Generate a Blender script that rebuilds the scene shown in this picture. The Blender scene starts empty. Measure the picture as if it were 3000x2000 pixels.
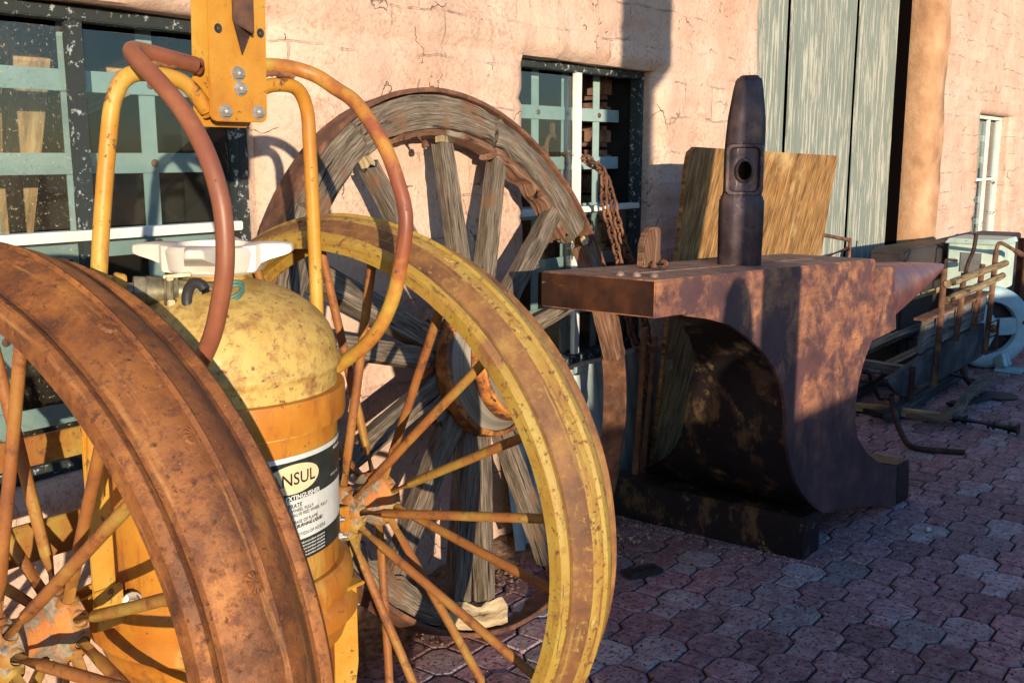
import bpy, bmesh, math, random
from mathutils import Vector, Matrix, noise
random.seed(7)
PI = math.pi
def V(*a): return Vector(a if len(a) > 1 else a[0])
scene = bpy.context.scene
COL = scene.collection

# ------------------------------------------------------------ camera, light
H = 1.40
pitch = math.atan(545/3040.); yaw = math.radians(37.4)
cd = bpy.data.cameras.new('camera'); cam = bpy.data.objects.new('camera', cd); COL.objects.link(cam)
cam.location = (0, 0, H)
cam.rotation_euler = (PI/2 - pitch, 0, yaw - PI/2)
cd.sensor_width = 36; cd.lens = 36*3040/3000.
cd.clip_end = 500; cd.clip_start = 0.05
scene.camera = cam

SUN_T = 0.75            # metres the light travels along +x for each metre along +y
SUN_EL = math.radians(6.5)
az = math.atan(SUN_T)
sd = V(math.sin(az)*math.cos(SUN_EL), math.cos(az)*math.cos(SUN_EL), -math.sin(SUN_EL))
sl = bpy.data.lights.new('sun', 'SUN'); sl.energy = 2.9; sl.angle = math.radians(0.5); sl.color = (1.0, 0.85, 0.64)
so = bpy.data.objects.new('sun', sl); COL.objects.link(so)
so.location = (-4, -6, 5); so.rotation_euler = sd.to_track_quat('-Z', 'Y').to_euler()
w = bpy.data.worlds.new('World'); scene.world = w; w.use_nodes = True
nt = w.node_tree; sk = nt.nodes.new('ShaderNodeTexSky'); sk.sky_type = 'NISHITA'; sk.sun_disc = False
sk.sun_elevation = SUN_EL
sk.sun_rotation = math.atan2(-sd.x, -sd.y)
sk.air_density = 1.0; sk.dust_density = 0.2; sk.ozone_density = 4.0
bg = nt.nodes['Background']; bg.inputs['Strength'].default_value = 0.15
nt.links.new(sk.outputs[0], bg.inputs[0])
scene.view_settings.view_transform = 'Standard'; scene.view_settings.look = 'None'
scene.view_settings.exposure = 1.20; scene.view_settings.gamma = 1
scene.render.engine = 'CYCLES'
try:
    scene.cycles.max_bounces = 6; scene.cycles.diffuse_bounces = 2; scene.cycles.transparent_max_bounces = 8
except Exception: pass

# ------------------------------------------------------------ materials
class G:
    def __init__(s, name):
        s.m = bpy.data.materials.new(name); s.m.use_nodes = True; s.t = s.m.node_tree
        s.N = s.t.nodes; s.L = s.t.links; s.b = s.N['Principled BSDF']
        s.out = s.N['Material Output']
    def n(s, typ, **kw):
        x = s.N.new(typ)
        for k, v in kw.items():
            if k.startswith('i_'): x.inputs[k[2:]].default_value = v
            else: setattr(x, k, v)
        return x
    def link(s, a, b): s.L.new(a, b)
    def coord(s, kind='Object', stretch=(1, 1, 1), distort=0.0, dscale=3.0):
        tc = s.n('ShaderNodeTexCoord'); mp = s.n('ShaderNodeMapping'); mp.inputs['Scale'].default_value = stretch
        src = tc.outputs[kind]
        if distort:
            nz = s.n('ShaderNodeTexNoise', i_Scale=dscale, i_Detail=3.0); s.link(src, nz.inputs['Vector'])
            ma = s.n('ShaderNodeVectorMath', operation='MULTIPLY_ADD'); s.link(nz.outputs['Color'], ma.inputs[0])
            ma.inputs[1].default_value = (distort,)*3; s.link(src, ma.inputs[2]); src = ma.outputs[0]
        s.link(src, mp.inputs['Vector']); return mp.outputs[0]
    def noise(s, vec, scale, detail=6.0, rough=0.6, dist=0.0):
        nz = s.n('ShaderNodeTexNoise', i_Scale=scale, i_Detail=detail, i_Roughness=rough, i_Distortion=dist)
        s.link(vec, nz.inputs['Vector']); return nz.outputs['Fac']
    def ramp(s, fac, stops, interp='LINEAR'):
        r = s.n('ShaderNodeValToRGB'); r.color_ramp.interpolation = interp
        e = r.color_ramp.elements
        while len(e) < len(stops): e.new(0.5)
        for el, (p, c) in zip(e, stops):
            el.position = p; el.color = (c[0], c[1], c[2], 1) if not isinstance(c, (int, float)) else (c, c, c, 1)
        s.link(fac, r.inputs[0]); return r.outputs[0]
    def mix(s, fac, a, b, blend='MIX'):
        m = s.n('ShaderNodeMix', data_type='RGBA', blend_type=blend)
        for sock, val in ((m.inputs[0], fac), (m.inputs[6], a), (m.inputs[7], b)):
            if hasattr(val, 'is_output') or hasattr(val, 'links'): s.link(val, sock)
            elif isinstance(val, (int, float)): sock.default_value = val
            else: sock.default_value = (val[0], val[1], val[2], 1)
        return m.outputs[2]
    def math(s, op, a, b=None):
        m = s.n('ShaderNodeMath', operation=op)
        for i, val in enumerate((a, b)):
            if val is None: continue
            if isinstance(val, (int, float)): m.inputs[i].default_value = val
            else: s.link(val, m.inputs[i])
        return m.outputs[0]
    def bump(s, h, strength=0.5, dist=0.005, prev=None):
        b = s.n('ShaderNodeBump', i_Strength=strength, i_Distance=dist); s.link(h, b.inputs['Height'])
        if prev is not None: s.link(prev, b.inputs['Normal'])
        return b.outputs[0]
    def fin(s, color, rough=0.7, metal=0.0, normal=None, spec=0.4):
        for k, val in (('Base Color', color), ('Roughness', rough), ('Metallic', metal)):
            if isinstance(val, (int, float)): s.b.inputs[k].default_value = val
            elif isinstance(val, tuple): s.b.inputs[k].default_value = (*val, 1)
            else: s.link(val, s.b.inputs[k])
        s.b.inputs['Specular IOR Level'].default_value = spec
        if normal is not None: s.link(normal, s.b.inputs['Normal'])
        return s.m

STREAK_RUST_RIM = [(1.0, 5, 110, .54, .66, (.060, .024, .014)), (1.0, 4, 150, .62, .70, (.50, .25, .10)), (1.0, 2, 60, .60, .72, (.17, .055, .026))]
STREAK_YELLOW_RIM = [(1.0, 5, 110, .56, .66, (.22, .085, .03)), (1.0, 7, 170, .62, .70, (.07, .04, .02))]
STREAK_YELLOW_WORN = [(1.0, 5, 110, .54, .66, (.42, .29, .07)), (1.0, 6, 150, .60, .68, (.05, .025, .015))]
STREAK_YELLOW_MIX = [(1.0, 4, 100, .48, .62, (.24, .10, .035)), (1.0, 3, 70, .58, .68, (.50, .40, .10)), (1.0, 7, 170, .62, .70, (.08, .04, .02))]
def mottled(name, stops, scale=8, layers=(), rough=0.7, metal=0.0, bs=60, bstr=0.4, bdist=0.003, stretch=(1, 1, 1), kind='Object', detail=8, spec=0.4, nrough=0.65, uvl=()):
    g = G(name); v = g.coord(kind, stretch)
    c = g.ramp(g.noise(v, scale, detail, nrough), stops)
    hs = g.noise(v, bs, 6, 0.6)
    nrm = g.bump(hs, bstr, bdist)
    for (sc, lo, hi, rgb, *rest) in layers:
        st = rest[0] if rest else (1, 1, 1)
        vv = g.coord(kind, st) if rest else v
        m = g.ramp(g.noise(vv, sc, 9, 0.7), [(lo, 0.0), (hi, 1.0)])
        c = g.mix(m, c, rgb)
        nrm = g.bump(m, 0.35, 0.002, nrm)
    for (sc, su, sv, lo, hi, rgb) in uvl:
        m = g.ramp(g.noise(g.coord('UV', (su, sv, 1), .02, 8), sc, 6, .65), [(lo, 0.0), (hi, 1.0)])
        c = g.mix(m, c, rgb); nrm = g.bump(m, 0.3, 0.0015, nrm)
    return g.fin(c, rough, metal, nrm, spec)

MT = {}
MT['rust_rim'] = mottled('rusted_brown_iron', [(0.27, (.060, .022, .010)), (0.42, (.165, .056, .017)), (0.56, (.28, .098, .024)), (0.72, (.43, .18, .040))], 14,
    [(45, .52, .66, (.12, .040, .018)), (3.5, .54, .72, (.14, .044, .018)), (10, .56, .68, (.085, .032, .016)), (140, .60, .74, (.44, .21, .08)), (75, .58, .68, (.07, .026, .014)), (13, .71, .74, (.40, .12, .075))], uvl=[(1.0, 3, 40, .56, .72, (.44, .20, .065))], rough=.6, metal=.15, bs=150, bstr=.55, bdist=.002)
MT['rust'] = mottled('orange_brown_rust', [(0.3, (.05, .024, .016)), (0.5, (.15, .066, .038)), (0.7, (.32, .14, .065))], 14,
    [(40, .55, .68, (.10, .04, .02))], rough=.8, metal=.1, bs=110, bstr=.5, bdist=.002)
MT['rust_dark'] = mottled('dark_brown_rust', [(0.3, (.020, .012, .010)), (0.5, (.055, .028, .020)), (0.72, (.15, .065, .035))], 11,
    [(30, .60, .72, (.24, .10, .045))], rough=.75, metal=.2, bs=90, bstr=.5, bdist=.002)
MT['yellow_rim'] = mottled('faded_yellow_paint_over_rust', [(0.28, (.21, .115, .020)), (0.46, (.33, .195, .030)), (0.66, (.37, .255, .050))], 6,
    [(9, .55, .63, (.22, .095, .035)), (60, .56, .64, (.17, .07, .028)), (14, .68, .71, (.36, .12, .08)), (120, .62, .68, (.05, .03, .02)), (4, .56, .72, (.36, .19, .045))], uvl=[(1.0, 2.5, 60, .55, .68, (.26, .125, .035)), (1.0, 5, 110, .60, .66, (.06, .035, .02))], rough=.55, bs=110, bstr=.4, bdist=.0015)
MT['yellow_worn'] = mottled('worn_band_between_yellow', [(0.3, (.09, .038, .018)), (0.5, (.185, .078, .028)), (0.7, (.31, .155, .04))], 14,
    [(70, .56, .66, (.32, .18, .05)), (9, .60, .70, (.33, .20, .05)), (14, .68, .71, (.36, .11, .08))], uvl=[(1.0, 3, 50, .58, .70, (.34, .23, .055))], rough=.65, bs=130, bstr=.5, bdist=.0015)
MT['yellow_mix'] = mottled('tan_yellow_brown_rim_band', [(0.28, (.19, .090, .028)), (0.46, (.34, .185, .040)), (0.66, (.40, .27, .06))], 8,
    [(60, .54, .62, (.15, .06, .026)), (14, .67, .70, (.36, .12, .08)), (120, .60, .66, (.05, .03, .02))], uvl=[(1.0, 3, 45, .54, .70, (.20, .085, .03)), (1.0, 2.5, 60, .60, .72, (.44, .34, .09))], rough=.58, bs=110, bstr=.45, bdist=.0015)
MT['yellow'] = mottled('chrome_yellow_paint', [(0.3, (.38, .135, .016)), (0.48, (.50, .225, .024)), (0.68, (.53, .34, .065))], 5,
    [(9, .58, .70, (.38, .115, .022), (1, 1, .5)), (20, .59, .64, (.16, .055, .024)), (60, .62, .68, (.13, .05, .022)), (110, .65, .70, (.045, .022, .02))], rough=.48, bs=60, bstr=.25, bdist=.001, spec=.45)
MT['tank'] = mottled('pale_yellow_tank_paint', [(0.3, (.40, .22, .04)), (0.46, (.53, .34, .088)), (0.64, (.58, .425, .135))], 3.6,
    [(34, .48, .64, (.36, .19, .05), (1, 1, .6)), (14, .56, .68, (.27, .11, .04)), (70, .57, .66, (.17, .065, .03)), (7, .62, .76, (.33, .30, .09), (1, 1, .3)), (130, .64, .70, (.05, .03, .02))], rough=.5, bs=70, bstr=.18, bdist=.001, spec=.45)
MT['tank_low'] = mottled('orange_yellow_tank_paint', [(0.3, (.34, .092, .016)), (0.5, (.46, .165, .018)), (0.7, (.52, .27, .035))], 4,
    [(22, .54, .68, (.26, .085, .022), (1, 1, .25)), (80, .62, .70, (.08, .03, .02)), (8, .54, .72, (.54, .36, .08), (1, 1, .3)), (6, .60, .74, (.24, .075, .022))], rough=.45, bs=70, bstr=.15, bdist=.001, spec=.45)
MT['tank_red'] = mottled('burnt_orange_tank_paint', [(0.3, (.16, .045, .014)), (0.5, (.30, .090, .018)), (0.7, (.40, .16, .03))], 4,
    [(20, .58, .70, (.12, .04, .018)), (80, .64, .72, (.05, .02, .015))], rough=.5, bs=70, bstr=.2, bdist=.001)
MT['orange'] = mottled('orange_spoke_paint', [(0.28, (.17, .055, .020)), (0.46, (.29, .105, .026)), (0.66, (.36, .21, .040))], 5.0,
    [(34, .54, .66, (.15, .05, .024)), (5, .54, .68, (.36, .25, .05)), (90, .62, .70, (.05, .025, .02))], rough=.6, bs=90, bstr=.35, bdist=.0012)
MT['tube_mix'] = mottled('tube_yellow_rubbed_to_primer', [(0.38, (.47, .30, .05)), (0.46, (.42, .17, .032)), (0.53, (.27, .078, .034)), (0.7, (.20, .056, .030))], 4.2,
    [(70, .60, .70, (.07, .03, .02)), (11, .64, .72, (.50, .34, .07))], rough=.45, bs=90, bstr=.25, bdist=.001, detail=5, spec=.45)
MT['primer'] = mottled('red_oxide_primer', [(0.3, (.16, .048, .025)), (0.55, (.25, .082, .040)), (0.75, (.34, .14, .055))], 6,
    [(5, .60, .72, (.40, .22, .05)), (60, .62, .70, (.06, .025, .02)), (9, .70, .73, (.60, .40, .16))], rough=.45, bs=90, bstr=.2, bdist=.001, spec=.5)
MT['hub_crust'] = mottled('hub_with_dried_grease', [(0.35, (.20, .15, .10)), (0.5, (.34, .27, .19)), (0.68, (.10, .08, .06))], 30,
    [(12, .52, .58, (.56, .20, .05))], rough=.9, bs=60, bstr=.8, bdist=.004)
MT['zinc'] = mottled('zinc_plated_steel', [(0.3, (.42, .38, .32)), (0.6, (.62, .60, .56)), (0.8, (.45, .34, .2))], 30, [], rough=.35, metal=.8, bs=100, bstr=.2, bdist=.001)
MT['brass'] = mottled('tarnished_fitting', [(0.3, (.10, .08, .05)), (0.55, (.30, .26, .16)), (0.75, (.50, .44, .26))], 24, [], rough=.45, metal=.6, bs=80, bstr=.3, bdist=.001)
MT['wheelwhite'] = mottled('off_white_enamel', [(0.3, (.52, .46, .38)), (0.6, (.66, .61, .54))], 7, [(80, .66, .72, (.30, .17, .08))], rough=.4, bs=60, bstr=.08, bdist=.001)
MT['green'] = mottled('dark_green_hose', [(0.3, (.02, .05, .045)), (0.6, (.06, .15, .12))], 16, [], rough=.4)
MT['black'] = mottled('black_rubber', [(0.3, (.010, .010, .012)), (0.6, (.035, .033, .035))], 20, [], rough=.5)
MT['hammer'] = mottled('forged_dark_steel', [(0.3, (.026, .019, .023)), (0.5, (.075, .050, .054)), (0.75, (.20, .12, .10))], 8,
    [(14, .58, .72, (.20, .18, .20), (1, 1, .4)), (4, .60, .74, (.22, .09, .06)), (60, .60, .68, (.02, .015, .016))], rough=.42, metal=.5, bs=70, bstr=.4, bdist=.002)
MT['void'] = G('deep_shadow_hole').fin((.004, .003, .003), 1.0, 0, None, 0.0)  # near-black colour standing in for shade in gaps and the hammer eye
def m_anvil(name, bright):
    g = G(name); v = g.coord('Object')
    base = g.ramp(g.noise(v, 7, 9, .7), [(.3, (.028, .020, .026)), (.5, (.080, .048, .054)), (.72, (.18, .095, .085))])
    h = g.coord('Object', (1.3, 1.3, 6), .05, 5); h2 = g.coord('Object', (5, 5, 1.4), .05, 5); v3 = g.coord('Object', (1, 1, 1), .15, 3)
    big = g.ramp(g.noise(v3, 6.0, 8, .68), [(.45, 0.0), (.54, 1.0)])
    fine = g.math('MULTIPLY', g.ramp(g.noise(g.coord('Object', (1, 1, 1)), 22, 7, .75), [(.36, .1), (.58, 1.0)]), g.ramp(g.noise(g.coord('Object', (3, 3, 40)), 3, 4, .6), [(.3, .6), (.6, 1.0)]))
    # brushed metal patches; lit upper zone painted redder, shaded foot dark; scale along top
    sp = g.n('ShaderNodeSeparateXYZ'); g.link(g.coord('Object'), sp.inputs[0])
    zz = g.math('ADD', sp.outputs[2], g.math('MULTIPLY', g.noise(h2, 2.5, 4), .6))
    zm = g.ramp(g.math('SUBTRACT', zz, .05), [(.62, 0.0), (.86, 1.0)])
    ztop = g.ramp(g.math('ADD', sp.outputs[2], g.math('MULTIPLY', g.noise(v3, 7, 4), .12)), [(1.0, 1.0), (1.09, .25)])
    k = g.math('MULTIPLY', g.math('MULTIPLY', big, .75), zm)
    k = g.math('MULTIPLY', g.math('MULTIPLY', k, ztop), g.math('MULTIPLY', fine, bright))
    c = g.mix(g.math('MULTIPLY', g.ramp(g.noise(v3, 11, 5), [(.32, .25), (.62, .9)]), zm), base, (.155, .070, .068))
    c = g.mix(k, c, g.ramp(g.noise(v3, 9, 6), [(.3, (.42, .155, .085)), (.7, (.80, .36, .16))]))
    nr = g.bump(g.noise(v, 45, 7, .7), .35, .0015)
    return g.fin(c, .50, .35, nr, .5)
MT['anvil'] = m_anvil('brushed_rusty_steel', 1.0)
MT['anvil_horn'] = mottled('horn_rust_purple', [(0.3, (.10, .045, .05)), (0.55, (.26, .10, .085)), (0.75, (.42, .19, .11))], 7, [(30, .6, .7, (.10, .05, .05))], rough=.45, metal=.4, bs=70, bstr=.3, bdist=.001)
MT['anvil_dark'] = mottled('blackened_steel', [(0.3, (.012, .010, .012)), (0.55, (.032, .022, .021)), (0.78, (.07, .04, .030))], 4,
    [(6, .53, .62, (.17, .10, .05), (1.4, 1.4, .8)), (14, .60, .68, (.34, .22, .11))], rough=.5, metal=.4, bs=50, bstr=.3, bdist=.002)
MT['anvil_heel'] = mottled('heel_brown_steel', [(0.3, (.018, .009, .008)), (0.5, (.050, .022, .014)), (0.72, (.14, .050, .022))], 6,
    [(9, .64, .72, (.46, .17, .06), (.6, .6, 2))], rough=.5, metal=.4, bs=60, bstr=.35, bdist=.002)
MT['anvil_top'] = mottled('anvil_face_pitted', [(0.3, (.11, .070, .055)), (0.55, (.26, .17, .13)), (0.78, (.38, .27, .21))], 16, [(70, .55, .66, (.10, .05, .04), (1, 3, 1))], rough=.6, metal=.3, bs=120, bstr=.6, bdist=.002)

def m_wood(name, cols, crack=1.0, gscale=(9, 200), tint=None, rough=.85, crk=(.01, .008, .007)):
    g = G(name); v = g.coord('UV', (gscale[0], gscale[1], 1), 0.012, 5)
    n1 = g.noise(v, 1.0, 8, .65)
    c = g.ramp(n1, cols)
    v2 = g.coord('UV', (gscale[0]*.45, gscale[1]*.30, 1), 0.02, 5)
    cr = g.ramp(g.noise(v2, 1.0, 6, .7), [(.34, 0.0), (.41, 1.0)])
    c = g.mix(cr, crk, c)
    lowf = g.ramp(g.noise(g.coord('UV', (5, 22, 1), .05, 4), 1.0, 6, .7), [(.34, .45), (.62, 1.15)]); sc_ = g.n('ShaderNodeVectorMath', operation='SCALE'); g.link(c, sc_.inputs[0]); g.link(lowf, sc_.inputs['Scale']); c = sc_.outputs[0]
    if tint:
        mk = g.ramp(g.noise(g.coord('Object'), tint[0], 4, .6), [(tint[1], 0.0), (tint[1]+.12, 1.0)]); c = g.mix(mk, c, tint[2])
    nr = g.bump(n1, .45, .003); nr = g.bump(cr, crack, .006, nr)
    return g.fin(c, rough, 0.0, nr, .25)
MT['wood_grey'] = m_wood('weathered_grey_wood', [(.30, (.045, .033, .024)), (.48, (.150, .112, .078)), (.68, (.36, .28, .205))], tint=(8, .56, (.19, .095, .05)))
MT['wood_red'] = m_wood('split_reddish_wood', [(.28, (.06, .03, .02)), (.48, (.20, .095, .055)), (.70, (.38, .23, .145))], tint=(6, .58, (.30, .25, .20)))
MT['wood_pale'] = m_wood('broken_pale_wood', [(.28, (.22, .13, .06)), (.48, (.50, .36, .20)), (.70, (.70, .55, .36))], gscale=(6, 70))
MT['wood_dark'] = m_wood('dark_old_board', [(.28, (.016, .016, .019)), (.48, (.050, .050, .056)), (.70, (.15, .145, .145))], gscale=(2, 45))
MT['wood_board'] = m_wood('greyed_side_board', [(.28, (.05, .045, .045)), (.48, (.15, .13, .12)), (.70, (.36, .31, .27))], gscale=(2, 40))
MT['wood_tan'] = m_wood('tan_timber', [(.28, (.30, .17, .07)), (.48, (.50, .31, .15)), (.70, (.62, .42, .22))], gscale=(2, 40), crack=.3)  # tan is the timber's own colour
MT['plywood'] = m_wood('weathered_plywood', [(.30, (.12, .050, .018)), (.47, (.31, .150, .048)), (.66, (.49, .30, .13))], gscale=(9, 60), crack=.35, tint=(3, .60, (.62, .44, .20)), crk=(.12, .055, .02))
MT['rail'] = m_wood('round_rail_wood', [(.28, (.08, .05, .03)), (.48, (.28, .18, .09)), (.70, (.48, .36, .20))], gscale=(4, 60))
MT['hubwood'] = m_wood('grey_hub_wood', [(.28, (.06, .052, .04)), (.48, (.21, .18, .14)), (.70, (.44, .38, .30))], gscale=(24, 9), crack=.5)
MT['hub_rust'] = mottled('flaking_orange_band', [(0.3, (.055, .025, .015)), (0.46, (.17, .060, .022)), (0.56, (.46, .16, .03)), (0.72, (.60, .28, .06))], 16, [(40, .56, .62, (.06, .03, .02))], rough=.7, bs=90, bstr=.7, bdist=.003)
def m_adobe():
    g = G('pink_adobe_plaster')
    tc = g.n('ShaderNodeTexCoord'); sp = g.n('ShaderNodeSeparateXYZ'); g.link(tc.outputs['Object'], sp.inputs[0])
    cb = g.n('ShaderNodeCombineXYZ'); g.link(sp.outputs[0], cb.inputs[0]); g.link(sp.outputs[2], cb.inputs[1])
    v = tc.outputs['Object']
    nz = g.n('ShaderNodeTexNoise', i_Scale=5.0, i_Detail=5.0); g.link(v, nz.inputs['Vector'])
    ma = g.n('ShaderNodeVectorMath', operation='MULTIPLY_ADD'); g.link(nz.outputs['Color'], ma.inputs[0]); ma.inputs[1].default_value = (.07, .07, 0); g.link(cb.outputs[0], ma.inputs[2])
    br = g.n('ShaderNodeTexBrick'); g.link(ma.outputs[0], br.inputs['Vector'])
    br.inputs['Scale'].default_value = 1.0; br.inputs['Brick Width'].default_value = .25; br.inputs['Row Height'].default_value = .145
    br.inputs['Mortar Size'].default_value = .0032; br.inputs['Mortar Smooth'].default_value = .25; br.inputs['Bias'].default_value = 0
    br.inputs['Color1'].default_value = (0, 0, 0, 1); br.inputs['Color2'].default_value = (1, 1, 1, 1)
    part = g.ramp(g.noise(v, 3.6, 4, .6), [(.52, 0.0), (.62, 1.0)])
    joint = g.math('MULTIPLY', br.outputs['Fac'], part)
    vo = g.n('ShaderNodeTexVoronoi', feature='DISTANCE_TO_EDGE', i_Scale=4.2)
    ma2 = g.n('ShaderNodeVectorMath', operation='MULTIPLY_ADD'); nz2 = g.n('ShaderNodeTexNoise', i_Scale=9.0, i_Detail=6.0); g.link(v, nz2.inputs['Vector'])
    g.link(nz2.outputs['Color'], ma2.inputs[0]); ma2.inputs[1].default_value = (.16, .16, .16); g.link(v, ma2.inputs[2]); g.link(ma2.outputs[0], vo.inputs['Vector'])
    ck = g.ramp(vo.outputs['Distance'], [(.0015, 1.0), (.008, 0.0)])
    ck = g.math('MULTIPLY', ck, g.ramp(g.noise(v, 5.5, 4, .6), [(.54, 0.0), (.58, 1.0)]))
    base = g.ramp(g.noise(v, 3.0, 8, .62), [(.30, (.54, .355, .26)), (.5, (.65, .46, .35)), (.7, (.72, .555, .45))])
    rb = g.noise(g.coord('Object', (1, 1, 1)), 60, 6, .8)
    base = g.mix(g.math('MULTIPLY', g.ramp(rb, [(.49, 0.0), (.58, 1.0)]), g.ramp(g.noise(v, 4, 4), [(.38, .15), (.6, 1.0)])), base, (.45, .245, .155))
    tone = g.mix(.30, base, g.mix(br.outputs['Color'], (.50, .30, .22), (.70, .47, .35)))
    tone = g.mix(g.ramp(g.noise(v, 1.3, 5, .6), [(.52, 0.0), (.75, .5)]), tone, (.52, .27, .16))
    lines = g.math('MAXIMUM', g.math('MULTIPLY', joint, .30), g.math('MULTIPLY', ck, .25))
    c = g.mix(lines, tone, (.22, .115, .075))
    pit = g.ramp(g.noise(v, 38, 2, .5), [(.70, 0.0), (.74, 1.0)])
    nr = g.bump(g.noise(v, 8, 9, .68), .85, .018)
    nr = g.bump(rb, .5, .004, nr)
    inv = g.math('SUBTRACT', 1.0, g.math('MAXIMUM', joint, ck)); nr = g.bump(inv, 1.0, .012, nr)
    nr = g.bump(g.math('SUBTRACT', 1.0, pit), .5, .003, nr)
    nr = g.bump(br.outputs['Color'], .35, .006, nr)
    return g.fin(c, .92, 0, nr, .15)
MT['adobe'] = m_adobe()
def m_jamb():
    return mottled('ochre_adobe_corner', [(0.3, (.30, .15, .075)), (0.5, (.46, .25, .13)), (0.7, (.58, .35, .21))], 4, [(12, .64, .70, (.22, .10, .055))], rough=.92, bs=22, bstr=.7, bdist=.01)
MT['ochre'] = m_jamb()

def m_peel(name, paint, under, scale, lo, stretch=(1, 1, 1)):
    g = G(name); v = g.coord('Object', stretch)
    m = g.ramp(g.noise(v, scale, 9, .7), [(lo, 0.0), (lo+.03, 1.0)])
    c = g.mix(m, under, paint); c = g.mix(g.ramp(g.noise(v, scale*.4, 4), [(.5, 0.0), (.7, .4)]), c, tuple(x*.6 for x in paint))
    return g.fin(c, .7, 0, g.bump(m, .6, .002), .3)
MT['door'] = m_peel('peeled_pale_green_planks', (.21, .235, .195), (.46, .43, .35), 8, .455, (6, 1, .40))
MT['frame'] = m_peel('peeling_black_and_white_frame', (.030, .036, .036), (.36, .38, .38), 45, .40)
MT['framewhite'] = m_peel('peeling_white_frame', (.70, .70, .64), (.06, .06, .055), 12, .36)
MT['grille'] = mottled('sage_green_painted_bars', [(0.3, (.20, .29, .28)), (0.6, (.30, .40, .37))], 6, [(40, .66, .72, (.10, .10, .08)), (8, .66, .74, (.34, .38, .34))], rough=.6, bs=60, bstr=.2, bdist=.001)
MT['corr'] = mottled('corrugated_galvanised', [(0.3, (.24, .30, .31)), (0.5, (.38, .45, .44)), (0.7, (.52, .57, .53))], 6, [(20, .62, .70, (.18, .17, .15))], rough=.5, metal=.45, bs=60, bstr=.25, bdist=.002)
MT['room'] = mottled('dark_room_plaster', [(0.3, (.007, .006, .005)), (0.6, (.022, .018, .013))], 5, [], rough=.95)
MT['brickjamb'] = mottled('old_adobe_bricks', [(0.3, (.14, .07, .05)), (0.6, (.32, .18, .12))], 14, [], rough=.95, bs=40, bstr=.8, bdist=.005)
MT['aqua'] = mottled('pale_aqua_enamel', [(0.3, (.36, .46, .40)), (0.55, (.55, .64, .52)), (0.75, (.68, .74, .60))], 5, [(16, .62, .68, (.28, .15, .07)), (45, .66, .72, (.12, .07, .04))], rough=.5, bs=50, bstr=.2, bdist=.002)
MT['bluehouse'] = mottled('pale_blue_casting', [(0.3, (.22, .34, .38)), (0.55, (.36, .50, .53)), (0.75, (.52, .62, .62))], 5, [(14, .62, .68, (.22, .14, .09)), (45, .66, .72, (.12, .08, .05))], rough=.5, bs=50, bstr=.3, bdist=.002)
MT['steel_dark'] = mottled('dark_painted_steel', [(0.3, (.016, .012, .013)), (0.6, (.050, .036, .036))], 5, [(12, .64, .72, (.12, .07, .05))], rough=.6)
MT['dirt'] = mottled('dry_red_soil', [(0.3, (.06, .030, .018)), (0.5, (.17, .095, .055)), (0.7, (.34, .22, .13))], 30, [], rough=.95, bs=60, bstr=.9, bdist=.008)

def m_glass(name, dirt, col, lo):
    g = G(name); N = g.N
    tr = g.n('ShaderNodeBsdfTransparent'); tr.inputs[0].default_value = (.92, .95, .95, 1)
    gl = g.n('ShaderNodeBsdfGlossy'); gl.inputs['Roughness'].default_value = .03; gl.inputs[0].default_value = (.9, .95, 1, 1)
    lw = g.n('ShaderNodeLayerWeight'); lw.inputs[0].default_value = .5; fr_ = g.math('ADD', g.math('MULTIPLY', g.math('POWER', lw.outputs['Facing'], 4.0), .7), .045)
    ms = g.n('ShaderNodeMixShader'); g.link(fr_, ms.inputs[0]); g.link(tr.outputs[0], ms.inputs[1]); g.link(gl.outputs[0], ms.inputs[2])
    df = g.n('ShaderNodeBsdfDiffuse'); df.inputs[0].default_value = (*col, 1)
    v = g.coord('Object')
    a = g.ramp(g.noise(v, 95, 8, .8), [(lo, 0.0), (lo+.05, 1.0)])
    film = g.ramp(g.noise(v, 5, 5, .6), [(.35, dirt), (.75, dirt*2.6)])
    sp = g.n('ShaderNodeSeparateXYZ'); g.link(v, sp.inputs[0])
    m2 = g.n('ShaderNodeMixShader'); g.link(g.math('MAXIMUM', a, film), m2.inputs[0]); g.link(ms.outputs[0], m2.inputs[1]); g.link(df.outputs[0], m2.inputs[2])
    g.link(m2.outputs[0], g.out.inputs[0]); g.N.remove(g.b); return g.m
MT['glass'] = m_glass('dusty_window_glass', .010, (.40, .37, .29), .70)
MT['glass_dirty'] = m_glass('splattered_window_glass', .014, (.55, .44, .29), .60)

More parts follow.
